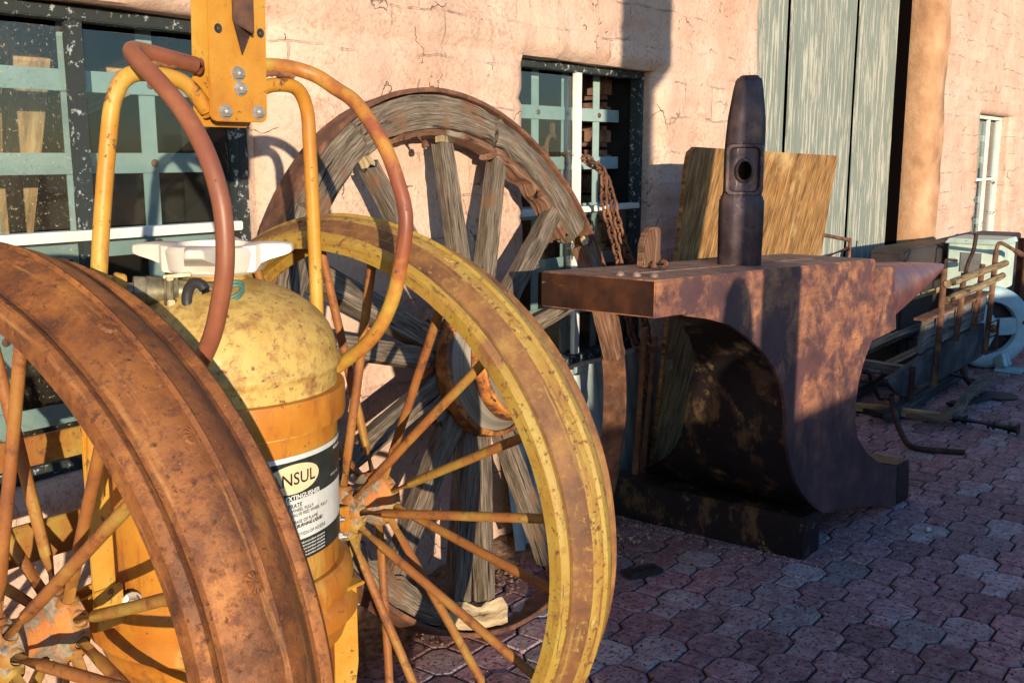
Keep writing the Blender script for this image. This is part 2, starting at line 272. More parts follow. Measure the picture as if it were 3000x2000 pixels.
def m_paver():
    g = G('reddish_concrete_pavers'); v = g.coord('Object')
    at = g.n('ShaderNodeAttribute', attribute_name='tint')
    sp = g.n('ShaderNodeSeparateColor'); g.link(at.outputs['Color'], sp.inputs[0])
    red = g.ramp(g.noise(v, 22, 6, .7), [(.30, (.17, .085, .095)), (.5, (.31, .165, .170)), (.70, (.46, .29, .28))])
    grey = g.ramp(g.noise(v, 18, 6, .7), [(.30, (.20, .17, .18)), (.5, (.38, .33, .33)), (.70, (.55, .49, .47))])
    gm = g.ramp(g.math('ADD', sp.outputs[0], g.math('MULTIPLY', g.math('SUBTRACT', g.noise(v, 7, 4), .5), .9)), [(.68, 0.0), (.98, .75)])
    c = g.mix(gm, red, grey)
    br = g.math('ADD', g.math('MULTIPLY', sp.outputs[1], .55), .72)
    mul = g.n('ShaderNodeVectorMath', operation='SCALE'); g.link(c, mul.inputs[0]); g.link(br, mul.inputs['Scale']); c = mul.outputs[0]
    pit = g.ramp(g.noise(v, 75, 4, .7), [(.36, 0.0), (.45, 1.0)]); c = g.mix(pit, (.055, .028, .028), c)
    peb = g.ramp(g.noise(v, 130, 2, .5), [(.70, 0.0), (.74, 1.0)]); c = g.mix(peb, c, (.46, .36, .30))
    nr = g.bump(g.noise(v, 30, 7, .7), .8, .006); nr = g.bump(pit, .8, .004, nr)
    return g.fin(c, .85, 0, nr, .3)
MT['paver'] = m_paver()
MT['joint'] = mottled('sandy_joint_soil', [(0.3, (.018, .012, .010)), (0.6, (.07, .042, .032))], 40, [], rough=1, bs=90, bstr=.8, bdist=.004)
def flat(name, c, r=.6): return G(name).fin(c, r)
MT['lab_white'] = mottled('label_white', [(0.3, (.55, .55, .52)), (0.7, (.70, .70, .66))], 20, [(40, .70, .74, (.55, .38, .14))], rough=.4)
MT['lab_black'] = mottled('label_black', [(0.3, (.012, .015, .014)), (0.7, (.040, .046, .042))], 20, [], rough=.35)
MT['lab_cream'] = mottled('label_cream', [(0.3, (.66, .50, .27)), (0.7, (.76, .62, .38))], 14, [], rough=.4)

# ------------------------------------------------------------ mesh builder
def frame_of(d, up=V(0, 0, 1)):
    d = d.normalized()
    if abs(d.dot(up)) > .98: up = V(1, 0, 0)
    a = d.cross(up).normalized(); b = a.cross(d).normalized(); return d, a, b
def catmull(P, n=6, closed=False):
    P = [V(p) for p in P]; out = []; m = len(P)
    rng = range(m if closed else m-1)
    for i in rng:
        p0 = P[(i-1) % m] if closed or i > 0 else P[0]*2-P[1]
        p1 = P[i]; p2 = P[(i+1) % m]; p3 = P[(i+2) % m] if closed or i+2 < m else P[-1]*2-P[-2]
        for k in range(n):
            t = k/n
            out.append(.5*((2*p1)+(p2-p0)*t+(2*p0-5*p1+4*p2-p3)*t*t+(3*p1-p0-3*p2+p3)*t**3))
    if not closed: out.append(P[-1])
    return out
class MB:
    def __init__(s): s.v = []; s.f = []; s.u = []; s.mi = []; s.cur = 0
    def face(s, idx, uv=None):
        s.f.append(tuple(idx)); s.u.append(uv or [(0, 0)]*len(idx)); s.mi.append(s.cur)
    def poly(s, pts, uvscale=1):
        k = len(s.v); P = [V(p) for p in pts]; s.v += P
        a = (P[1]-P[0]).normalized(); nn = a.cross(P[2]-P[0]); b = nn.cross(a).normalized() if nn.length > 1e-9 else a
        s.face(range(k, k+len(P)), [((p-P[0]).dot(a), (p-P[0]).dot(b)) for p in P])
    def loft(s, secs, closed=True, caps=True, loop=False):
        m = len(secs[0]); k = len(s.v)
        for sec in secs: s.v += [V(p) for p in sec]
        L = [0.0]
        for i in range(1, len(secs)): L.append(L[-1]+(V(secs[i][0])-V(secs[i-1][0])).length)
        if loop: L.append(L[-1]+(V(secs[0][0])-V(secs[-1][0])).length)
        per = [0.0]
        for j in range(m): per.append(per[-1]+(V(secs[0][(j+1) % m])-V(secs[0][j])).length)
        n = len(secs)
        off = random.random()*5
        for i in range(n if loop else n-1):
            i2 = (i+1) % n
            for j in range(m if closed else m-1):
                j2 = (j+1) % m
                s.face((k+i*m+j, k+i*m+j2, k+i2*m+j2, k+i2*m+j),
                       [(L[i]+off, per[j]+off), (L[i]+off, per[j+1]+off), (L[i+1]+off, per[j+1]+off), (L[i+1]+off, per[j]+off)])
        if caps and closed and not loop:
            for i, rev in ((0, True), (n-1, False)):
                idx = [k+i*m+j for j in range(m)]
                c = V(secs[i][0]); uv = [((V(p)-c).length*.3+off, jj*.01) for jj, p in enumerate(secs[i])]
                if rev: idx = idx[::-1]; uv = uv[::-1]
                s.face(idx, uv)
        return s
    def tube(s, pts, r, n=12, loop=False, caps=True):
        P = [V(p) for p in pts]; m = len(P); secs = []
        rr = r if isinstance(r, (list, tuple)) else [r]*m
        prev = None
        for i in range(m):
            if loop: t = P[(i+1) % m]-P[i-1]
            else: t = P[min(i+1, m-1)]-P[max(i-1, 0)]
            t = t.normalized()
            if prev is None: _, a, b = frame_of(t)
            else:
                a = (prev-t*prev.dot(t)).normalized(); b = t.cross(a)
            prev = a
            secs.append([P[i]+(a*math.cos(q*2*PI/n)+b*math.sin(q*2*PI/n))*rr[i] for q in range(n)])
        return s.loft(secs, True, caps, loop)
    def box(s, c, sz, ax=None):
        c = V(c); X, Y, Z = ax or (V(1, 0, 0), V(0, 1, 0), V(0, 0, 1)); a, b, d = sz[0]/2, sz[1]/2, sz[2]/2
        # loft along the longest side so that grain follows it
        o = sorted([(sz[0], X), (sz[1], Y), (sz[2], Z)], key=lambda q: -q[0])
        (l, A), (m, B), (n, D) = o
        sec = lambda t: [c+A*t+B*(m/2)*i+D*(n/2)*j for i, j in ((-1, -1), (1, -1), (1, 1), (-1, 1))]
        return s.loft([sec(-l/2), sec(l/2)])
    def beam(s, p0, p1, w, t, up=V(0, 0, 1), segs=1, jit=0, taper=1.0, ragged=0):
        p0 = V(p0); p1 = V(p1); d, a, b = frame_of(p1-p0, up); secs = []
        sd_ = random.random()*50
        for i in range(segs+1):
            q = i/segs; c = p0.lerp(p1, q); k = 1+(taper-1)*q; sec = []
            npts = [(-1, -1), (-.3, -1.04), (.3, -1.04), (1, -1), (1.02, 0), (1, 1), (.3, 1.04), (-.3, 1.04), (-1, 1), (-1.02, 0)] if jit else [(-1, -1), (1, -1), (1, 1), (-1, 1)]
            for (i1, j1) in npts:
                p = c+a*(w/2*k*i1)+b*(t/2*k*j1)
                if jit:
                    nv = noise.noise_vector(p*9+V(sd_, 0, 0)); p = p+(a*nv.x+b*nv.y)*jit*.45
                    nv = noise.noise(p*34+V(0, sd_, 0)); p = p+(a*i1+b*j1)*nv*jit*.35
                if ragged and i in (0, segs): p = p+d*(random.random()-.5)*ragged
                sec.append(p)
            secs.append(sec)
        return s.loft(secs)
    def lathe(s, prof, c, axis, n=48, ref=None, a0=0, a1=2*PI, wob=0):
        c = V(c); d, a, b = frame_of(V(axis)) if ref is None else (V(axis).normalized(), V(ref).normalized(), V(axis).normalized().cross(V(ref).normalized()))
        full = abs(a1-a0-2*PI) < 1e-6; secs = []
        cnt = n if full else n+1
        for q in range(cnt):
            th = a0+(a1-a0)*q/n
            e = a*math.cos(th)+b*math.sin(th)
            secs.append([c+d*t+e*(r*(1+(wob*noise.noise(V(math.cos(th)*2, math.sin(th)*2, t*5)) if wob else 0))) for (r, t) in prof])
        closed = (prof[0] == prof[-1])
        if closed: secs = [x[:-1] for x in secs]
        return s.loft(secs, closed, not full, full)
    def sphere(s, c, r, n=12, sc=(1, 1, 1)):
        pr = [(max(1e-4, math.sin(PI*i/(n//2+2)))*r, -math.cos(PI*i/(n//2+2))*r) for i in range(n//2+3)]
        k = len(s.v); s.lathe(pr, (0, 0, 0), (0, 0, 1), n)
        for i in range(k, len(s.v)): p = s.v[i]; s.v[i] = V(c)+V(p.x*sc[0], p.y*sc[1], p.z*sc[2])
        return s
    def prism(s, pts, ext):
        P = [V(p) for p in pts]; e = V(ext)
        return s.loft([P, [p+e for p in P]])
    def bolt(s, c, axis, r=.009, h=.007):
        d, a, b = frame_of(V(axis)); c = V(c)
        hexa = lambda t, rr: [c+d*t+(a*math.cos(q*PI/3)+b*math.sin(q*PI/3))*rr for q in range(6)]
        cir = lambda t, rr: [c+d*t+(a*math.cos(q*PI/6)+b*math.sin(q*PI/6))*rr for q in range(12)]
        s.loft([cir(0, r*1.35), cir(h*.2, r*1.35)]); s.loft([hexa(h*.2, r), hexa(h, r), hexa(h*1.15, r*.85)]); s.loft([cir(h, r*.5), cir(h*1.7, r*.48)])
        return s
    def pieces(s):
        # connected shells, merged where their boxes touch
        par = list(range(len(s.v)))
        def fd(a):
            while par[a] != a: par[a] = par[par[a]]; a = par[a]
            return a
        for f in s.f:
            r = fd(f[0])
            for q in f[1:]: par[fd(q)] = r
        g = {}
        for i in range(len(s.v)): g.setdefault(fd(i), []).append(i)
        bx = []
        for k, ids in g.items():
            P = [s.v[i] for i in ids]; bx.append([[k], [min(p[a] for p in P)-.0015 for a in range(3)], [max(p[a] for p in P)+.0015 for a in range(3)]])
        ch = True
        while ch:
            ch = False
            for i in range(len(bx)):
                for j in range(i+1, len(bx)):
                    A, B = bx[i], bx[j]
                    if all(A[1][a] <= B[2][a] and B[1][a] <= A[2][a] for a in range(3)):
                        bx[i] = [A[0]+B[0], [min(x, y) for x, y in zip(A[1], B[1])], [max(x, y) for x, y in zip(A[2], B[2])]]; bx.pop(j); ch = True; break
                if ch: break
        out = []
        for keys, _, _ in bx:
            keys = set(keys); m = MB(); mp = {}
            for f, u, mi in zip(s.f, s.u, s.mi):
                if fd(f[0]) in keys:
                    for q in f:
                        if q not in mp: mp[q] = len(m.v); m.v.append(s.v[q])
                    m.f.append(tuple(mp[q] for q in f)); m.u.append(u); m.mi.append(mi)
            out.append(m)
        return out
    def build_each(s, name, mat, parent=None, **kw):
        return [m.build(name, mat, parent, **kw) for m in s.pieces()]
    def build(s, name, mat, parent=None, bevel=0, smooth=35, jitter=None, sub=0):
        me = bpy.data.meshes.new(name)
        org = parent_loc(parent) if parent else V(0, 0, 0)
        vs = s.v
        if jitter:
            amp, sc = jitter
            vs = [p+noise.noise_vector(p*sc)*amp for p in vs]
        me.from_pydata([tuple(p-org) for p in vs], [], s.f)
        uvl = me.uv_layers.new(name='UVMap'); k = 0
        for uv in s.u:
            for q in uv: uvl.data[k].uv = q; k += 1
        mats = mat if isinstance(mat, (list, tuple)) else [mat]
        for m_ in mats: me.materials.append(MT[m_])
        for p, mi in zip(me.polygons, s.mi): p.material_index = mi; 
        bm = bmesh.new(); bm.from_mesh(me)
        bmesh.ops.recalc_face_normals(bm, faces=bm.faces)
        if bevel:
            ed = [e for e in bm.edges if len(e.link_faces) == 2 and e.calc_face_angle(0) > .6]
            bmesh.ops.bevel(bm, geom=ed, offset=bevel, segments=2, affect='EDGES', clamp_overlap=True)
        bm.to_mesh(me); bm.free()
        if smooth:
            for p in me.polygons: p.use_smooth = True
            me.set_sharp_from_angle(angle=math.radians(smooth))
        o = bpy.data.objects.new(name, me); COL.objects.link(o)
        if parent: o.parent = parent
        return o
def parent_loc(p):
    l = V(0, 0, 0)
    while p: l = l+p.location; p = p.parent
    return l
def tag(o, label, cat, group=None, kind=None):
    if label: o['label'] = label
    if cat: o['category'] = cat
    if group: o['group'] = group
    if kind: o['kind'] = kind
    return o
def thing(name, loc, label, cat, group=None):
    o = bpy.data.objects.new(name, None); COL.objects.link(o); o.location = loc; o.empty_display_size = .1
    return tag(o, label, cat, group)
def rnd(a, b): return a+(b-a)*random.random()

# ============================================================ GROUND
b = MB(); R_ = 120
b.poly([(-R_, -R_, -.012), (R_, -R_, -.012), (R_, R_, -.012), (-R_, R_, -.012)])
g_ = b.build('ground', 'joint', smooth=0); g_['kind'] = 'structure'
def pavers():
    vs, fs, cols = [], [], []
    P0 = PHASE
    px, pd = .225, .1125
    def unit(pts, cx, cy, tint, zt, tilt):
        k = len(vs); n = len(pts); rings = ((1.0, -.011, 0), (1.0, -.0035, 0), (.0, 0, .0045))
        for (q, z, ins) in rings:
            for (x, y) in pts:
                L = math.hypot(x, y); f = 1-(.006/L if ins else 0)
                X = x*f; Y = y*f
                vs.append((cx+X, cy+Y, zt+z+tilt[0]*X+tilt[1]*Y))
        for r in range(2):
            for j in range(n):
                j2 = (j+1) % n; fs.append((k+r*n+j, k+r*n+j2, k+(r+1)*n+j2, k+(r+1)*n+j)); cols.append(tint)
        fs.append(tuple(k+2*n+j for j in range(n))); cols.append(tint)
    a, c_ = .0668, .0400
    octo = [(a, -c_), (a, c_), (c_, a), (-c_, a), (-a, c_), (-a, -c_), (-c_, -a), (c_, -a)]
    sq = [(.0412, -.0385), (.0412, .0385), (-.0385, .0385), (-.0385, -.0385)]
    for j in range(-35, 15):
        for i in range(-20, 50):
            cx = P0[0]+i*px+(pd if j % 2 else 0); cy = P0[1]+j*pd
            if cy > 2.30 or cy < -3.2 or cx < -1.5 or cx > 14: continue
            jx, jy = rnd(-.0015, .0015), rnd(-.0015, .0015)
            t = (random.random(), random.random(), 0, 1); zt = rnd(-.0022, .0016); tl = (rnd(-.018, .018), rnd(-.018, .018))
            unit(octo, cx+jx, cy+jy, t, zt, tl)
            unit(sq, cx-pd+jx+.0006, cy+jy, t, zt+rnd(-.001, 0), tl)
    me = bpy.data.meshes.new('pavement'); me.from_pydata(vs, [], fs)
    ca = me.color_attributes.new('tint', 'FLOAT_COLOR', 'CORNER'); k = 0
    for p, t in zip(me.polygons, cols):
        for _ in p.vertices: ca.data[k].color = t; k += 1
    me.materials.append(MT['paver'])
    o = bpy.data.objects.new('pavement', me); COL.objects.link(o); o['kind'] = 'structure'
PHASE = (2.825, .798)
pavers()

# ============================================================ BUILDING
YW = 2.25
bld = thing('adobe_building', (3, YW, 0), 'long pink adobe building with cracked plaster, barred windows and weathered plank door', 'building')
OPEN = [(.45, 1.86, .64, 1.745), (3.02, 3.99, .56, 1.75), (4.97, 7.90, -.05, 3.3), (9.36, 10.45, .66, 1.745)]
def wallgrid():
    xs = []; x = -2.0
    while x < 17:
        xs.append(x); x += .03 if x < 6 else (.05 if x < 9 else .08)
    for o in OPEN: xs += [o[0], o[1]]
    xs = sorted(set(round(q, 4) for q in xs)); xs = [q for i, q in enumerate(xs) if i == 0 or q-xs[i-1] > .006 or any(abs(q-e) < 1e-6 for o in OPEN for e in o[:2])]
    zs = [i*.03-.05 for i in range(0, 112)]
    for o in OPEN: zs += [o[2], o[3]]
    zs = sorted(set(round(q, 4) for q in zs))
    def edge(x, z):
        # distance to the nearest opening edge, for rounded plaster corners
        m = 9
        for (x0, x1, z0, z1) in OPEN:
            dx = max(x0-x, 0, x-x1); dz = max(z0-z, 0, z-z1)
            m = min(m, math.hypot(dx, dz*2.2) if z > z1 else math.hypot(dx, dz))
        return m
    mb = MB(); mb.v = []; idx = {}
    for i, x in enumerate(xs):
        for j, z in enumerate(zs):
            p = V(x, 0, z)
            y = .011*noise.noise(p*2.3)+.006*noise.noise(p*7)+.003*noise.noise(p*19)
            # adobe courses: uneven ledges
            row = math.floor((z+.02*noise.noise(V(x*2, 5, z)))/.145); fx = x/.25+(.5 if row % 2 else 0)+.15*noise.noise(V(x*3, 1, z*3)); bi = math.floor(fx)
            hsh = noise.noise(V(bi*7.31+.5, row*3.77+.5, 9.1)); y += .009*hsh
            fz = (z/.145) % 1
            if noise.noise(V(bi*1.7, row*2.9, 4.4)) > -.05 and fz < .18: y += .013
            d = edge(x, z); r = .10 if (3.99 < x+.001 and x < 4.2) else (.34 if 1.86 < x+.001 < 2.3 else .035)
            if d < r: y += (1-math.sqrt(max(0, 1-(1-d/r)**2)))*r*(.8 if r < .2 else .36)
            if z < .12: y -= (.12-z)*.25
            idx[i, j] = len(mb.v); mb.v.append(V(x, YW+y, z))
    for i in range(len(xs)-1):
        for j in range(len(zs)-1):
            cx = (xs[i]+xs[i+1])/2; cz = (zs[j]+zs[j+1])/2
            if any(o[0] < cx < o[1] and o[2] < cz < o[3] for o in OPEN): continue
            mb.face((idx[i, j], idx[i+1, j], idx[i+1, j+1], idx[i, j+1]), [(xs[i], zs[j]), (xs[i+1], zs[j]), (xs[i+1], zs[j+1]), (xs[i], zs[j+1])])
    mb.build('wall', 'adobe', bld, smooth=60)
    # reveals
    rv = MB(); rb_ = MB()
    for (x0, x1, z0, z1) in OPEN:
        i0 = xs.index(round(x0, 4)); i1 = xs.index(round(x1, 4)); j0 = zs.index(round(z0, 4)) if round(z0, 4) in zs else 0; j1 = zs.index(round(z1, 4)) if round(z1, 4) in zs else len(zs)-1
        ring = [(i, j0) for i in range(i0, i1)]+[(i1, j) for j in range(j0, j1)]+[(i, j1) for i in range(i1, i0, -1)]+[(i0, j) for j in range(j1, j0, -1)]
        F = [mb.v[idx[q]] for q in ring]
        rv.loft([F]+[[V(p.x+.006*noise.noise(p*6+V(0, d_, 0)), YW+d_, p.z+.006*noise.noise(p*5+V(3, d_, 0))) for p in F] for d_ in (.06, .12)], True, False)
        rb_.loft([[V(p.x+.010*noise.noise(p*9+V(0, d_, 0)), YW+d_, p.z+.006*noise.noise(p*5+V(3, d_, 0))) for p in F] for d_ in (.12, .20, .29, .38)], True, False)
    rv.build_each('reveal', 'adobe', bld, smooth=50); rb_.build_each('inner_reveal', 'room', bld, smooth=50)  # dark inner half imitates shade on the adobe reveals
wallgrid()
# ochre rounded corner beside the door
b = MB(); secs = []
for i in range(40):
    z = -.02+i*.085
    secs.append([V(x+.004*noise.noise(V(x*4, q, z*4)), y+(.012*noise.noise(V(x*5, z*5, 2)) if 2 < q < 7 else 0), z) for q, (x, y) in enumerate([(7.890, 2.425), (7.884, 2.40), (7.884, 2.33), (7.895, 2.262), (7.94, 2.226), (8.03, 2.216), (8.16+.05*noise.noise(V(z*3, 1, 1)), 2.222), (8.20+.05*noise.noise(V(z*3, 1, 1)), 2.30)])])
b.loft(secs, False, False); b.build('ochre_corner', 'ochre', bld, smooth=60)
MB().box((7.892, 2.51, 1.6), (.012, .16, 3.4)).build('gap_shade_strip', 'void', bld)  # black strip painted in for the shade beside the door
# dark room behind
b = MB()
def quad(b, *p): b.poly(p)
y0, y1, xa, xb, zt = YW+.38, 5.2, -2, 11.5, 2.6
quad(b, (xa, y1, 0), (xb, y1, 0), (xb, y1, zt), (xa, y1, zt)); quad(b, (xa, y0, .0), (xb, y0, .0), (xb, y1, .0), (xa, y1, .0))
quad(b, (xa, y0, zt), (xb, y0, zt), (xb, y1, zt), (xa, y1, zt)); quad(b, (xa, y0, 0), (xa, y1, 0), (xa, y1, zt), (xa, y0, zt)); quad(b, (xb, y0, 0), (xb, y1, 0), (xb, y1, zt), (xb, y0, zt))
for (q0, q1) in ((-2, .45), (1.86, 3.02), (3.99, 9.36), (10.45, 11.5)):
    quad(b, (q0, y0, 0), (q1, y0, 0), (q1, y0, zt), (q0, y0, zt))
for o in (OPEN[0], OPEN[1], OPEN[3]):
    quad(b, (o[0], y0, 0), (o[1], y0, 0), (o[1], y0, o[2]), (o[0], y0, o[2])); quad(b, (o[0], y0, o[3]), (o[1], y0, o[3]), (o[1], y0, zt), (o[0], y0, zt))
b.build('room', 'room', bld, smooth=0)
# roof slab, above the frame
MB().box((7, 4.0, 3.36), (19, 3.7, .12)).build('roof', 'adobe', bld)

def window(x0, x1, z0, z1, cols, rows, gl, fmat, panes, yg=YW+.11):
    fr = MB(); fw = .030
    fr.box(((x0+x1)/2, yg, z1-fw/2), (x1-x0, .05, fw)); fr.box(((x0+x1)/2, yg, z0+fw/2), (x1-x0, .07, fw))
    fr.box((x0+fw/2, yg, (z0+z1)/2), (fw, .05, z1-z0-2*fw)); fr.box((x1-fw/2, yg, (z0+z1)/2), (fw, .05, z1-z0-2*fw))
    wn = fr.build('window', fmat, bld, bevel=.003, jitter=(.003, 14))
    for c in cols:
        MB().beam((c, yg-.006, z0+fw), (c, yg-.006, z1-fw), .026 if x0 < 3 or x0 > 5 else .020, .035, segs=24, jit=.0022).build('mullion', 'framewhite' if fmat == 'framewhite' or x0 > 3 else 'frame', wn)
    for r in rows:
        MB().box(((x0+x1)/2, yg-.010, r), (x1-x0-2*fw, .045, .024)).build('sill', 'framewhite', wn, bevel=.003, jitter=(.002, 14))
    for (a, c, d, e, m_) in panes:
        MB().box(((a+c)/2, yg+.006, (d+e)/2), (c-a, .004, e-d)).build('pane', m_, wn)
    return wn
w1 = window(.45, 1.86, .645, 1.74, [1.379, .9], [1.21], None, 'frame', [(.495, .882, 1.227, 1.695, 'glass_dirty'), (.918, 1.361, 1.227, 1.695, 'glass_dirty'), (1.397, 1.815, 1.227, 1.695, 'glass'), (.495, .882, .69, 1.193, 'glass_dirty'), (.918, 1.361, .69, 1.193, 'glass_dirty'), (1.397, 1.815, .69, 1.193, 'glass')])
w2 = window(3.02, 3.99, .565, 1.75, [3.505], [1.185], None, 'frame', [(3.065, 3.487, 1.202, 1.705, 'glass'), (3.065, 3.487, .61, 1.168, 'glass'), (3.523, 3.945, .61, 1.168, 'glass')])
w3 = window(9.36, 10.45, .665, 1.74, [10.04], [1.19], None, 'framewhite', [(9.405, 10.02, 1.207, 1.695, 'glass'), (10.06, 10.405, 1.207, 1.695, 'glass'), (9.405, 10.02, .71, 1.17, 'glass_dirty'), (10.06, 10.405, .71, 1.17, 'glass_dirty')])
def grille(wn, hz, vx, xa, xb, za, zb, y=YW+.20):
    g = MB()
    for z in hz: g.box(((xa+xb)/2, y-.004, z), (xb-xa, .006, .052))
    for x in vx: g.box((x, y+.006, (za+zb)/2), (.046, .006, zb-za))
    o = g.build('bars', 'grille', wn, bevel=.0015, jitter=(.0015, 10))
    r = MB()
    for z in hz:
        for x in vx: r.sphere((x+.004, y-.008, z), .011, 10, (1, .6, 1))
    r.build_each('rivet', 'rust', wn)
grille(w1, [1.58, 1.379, 1.17, .96, .76], [1.635, 1.42, 1.20, .98, .76, .54], .47, 1.83, .65, 1.73)
grille(w2, [1.566, 1.368, 1.175, .96, .76], [3.36, 3.565, 3.80], 3.04, 3.965, .57, 1.74)
grille(w3, [1.55, 1.36, 1.0, .8], [9.6, 9.8, 10.2], 9.38, 10.43, .67, 1.73)
# broken brick jamb seen through the missing pane
b = MB(); z = .6
while z < 1.74:
    h = rnd(.09, .12); b.box((3.985+rnd(-.012, .012), YW+.34, z+h/2), (.13, .18, h-.012)); z += h
b.build('brick_jamb', 'brickjamb', bld, bevel=.02, jitter=(.012, 12))
# plank door
dr = MB(); dx = [4.99, 5.42, 5.80, 6.335, 6.90, 7.60, 7.745]
dm = []
for i in range(6):
    x0_, x1_ = dx[i]+.013, dx[i+1]-.013; secs = []
    for k in range(41):
        z = .01+k*.08; w_ = .004*noise.noise(V(i*9, 0, z*2)); yy = YW+.20+(.012 if i % 2 else 0)
        secs.append([V(x0_+w_, yy, z), V(x1_+w_, yy, z), V(x1_+w_, yy+.010, z), V(x0_+w_, yy+.010, z)])
    dr.loft(secs)
dr.build('door', 'door', bld, bevel=.003)
MB().box((6.5, YW+.33, 1.6), (3.1, .02, 3.4)).build_each('gap_shade_sheet', 'void', bld)  # black sheet put behind the planks as the shade in their gaps

# ------------------------------------------------------------ things inside the windows
def board(name, label, cat, p0, p1, w_, t, mat, up=V(0, 0, 1), group=None, segs=10, jit=.002, rag=.01):
    o = MB().beam(p0, p1, w_, t, up, segs, jit, 1, rag).build(name, mat)
    return tag(o, label, cat, group)
board('timber_post', 'tan timber leaning behind the left window glass of the big barred window', 'timber', (1.27, 2.75, .55), (1.48, 2.75, 1.66), .10, .05, 'wood_tan', V(0, 1, 0))
board('timber_beam', 'level tan timber high behind the left window glass', 'timber', (.9, 2.9, 1.72), (1.50, 2.9, 1.70), .08, .07, 'wood_tan')
board('timber_brace', 'slanting tan timber behind the middle pane of the big barred window', 'timber', (1.62, 2.8, 1.55), (2.05, 2.8, 1.74), .10, .04, 'wood_tan', V(0, 1, 0))
board('shelf_board', 'dark shelf board low behind the big barred window', 'shelf', (.7, 3.2, 1.12), (2.6, 3.2, 1.12), .3, .03, 'wood_dark')
# branding irons hung behind the small window
def ring(b, c, r, t, n=28, a0=0, a1=2*PI, sz=1.0):
    pts = [V(c[0]+r*math.cos(a0+(a1-a0)*i/n), c[1], c[2]+r*sz*math.sin(a0+(a1-a0)*i/n)) for i in range(n+1)]
    full = abs(a1-a0-2*PI) < 1e-6
    b.tube(pts[:-1] if full else pts, t, 8, full)
YI = YW+.27
def iron(label, fn):
    b = MB(); fn(b); o = b.build('branding_iron', 'rust', None); return tag(o, label, 'branding iron', 'branding irons hung behind the small barred window')
iron('rusty iron ring with an upright stem in the upper left panes', lambda b: (ring(b, (3.57, YI, 1.43), .042, .009, sz=1.25), b.beam((3.57, YI, 1.475), (3.57, YI, 1.575), .018, .014, V(0, 1, 0)), b.beam((3.49, YI, 1.43), (3.53, YI, 1.43), .018, .014)))
iron('rusty T shaped iron beside the white mullion, above the Y shaped one', lambda b: (b.beam((3.66, YI, 1.405), (3.745, YI, 1.405), .012, .03), b.beam((3.745, YI, 1.37), (3.77, YI, 1.49), .02, .016, V(0, 1, 0))))
iron('rusty Y shaped iron beside the white mullion', lambda b: (b.beam((3.67, YI, 1.245), (3.73, YI, 1.245), .02, .014, V(0, 1, 0)), b.beam((3.73, YI, 1.245), (3.775, YI, 1.31), .018, .014, V(0, 1, 0)), b.beam((3.73, YI, 1.245), (3.77, YI, 1.17), .018, .014, V(0, 1, 0))))
iron('rusty half ring iron with a side tab in the lower panes', lambda b: (ring(b, (3.46, YI, 1.04), .06, .009, 20, -PI/2, PI/2, 1.2), b.beam((3.51, YI, 1.05), (3.56, YI, 1.05), .018, .03, V(0, 1, 0)), b.beam((3.46, YI, .90), (3.465, YI, .97), .024, .014, V(0, 1, 0))))

# ============================================================ WHEELED FIRE EXTINGUISHER
TC = V(1.147, 1.573, 0)
ext = thing('fire_extinguisher', (1.147, 1.573, 0), 'large yellow wheeled fire extinguisher with one rusted and one yellow iron wheel', 'fire extinguisher')
AX = V(math.cos(math.radians(3.2)), math.sin(math.radians(3.2)), 0)
WC = V(1.4247, 1.6029, .637)      # near rim plane of the yellow wheel, on the axle
RIMP = [(0, .575), (0, .600), (.004, .606), (.012, .611), (.020, .609), (.026, .604), (.034, .605), (.050, .617), (.066, .630), (.083, .6355), (.094, .6365), (.0985, .6425), (.103, .6370), (.120, .6355), (.137, .630), (.153, .617), (.169, .605), (.177, .604), (.183, .609), (.191, .611), (.199, .606), (.203, .600), (.203, .575), (.199, .575), (.198, .598), (.17, .599), (.14, .620), (.10, .629), (.063, .620), (.033, .599), (.005, .598), (.004, .575), (0, .575)]
UPV = V(0, 0, 1); FRV = V(AX.y, -AX.x, 0)      # forward (towards the street) in the wheel plane
def wdir(deg): a = math.radians(deg); return FRV*math.cos(a)+UPV*math.sin(a)
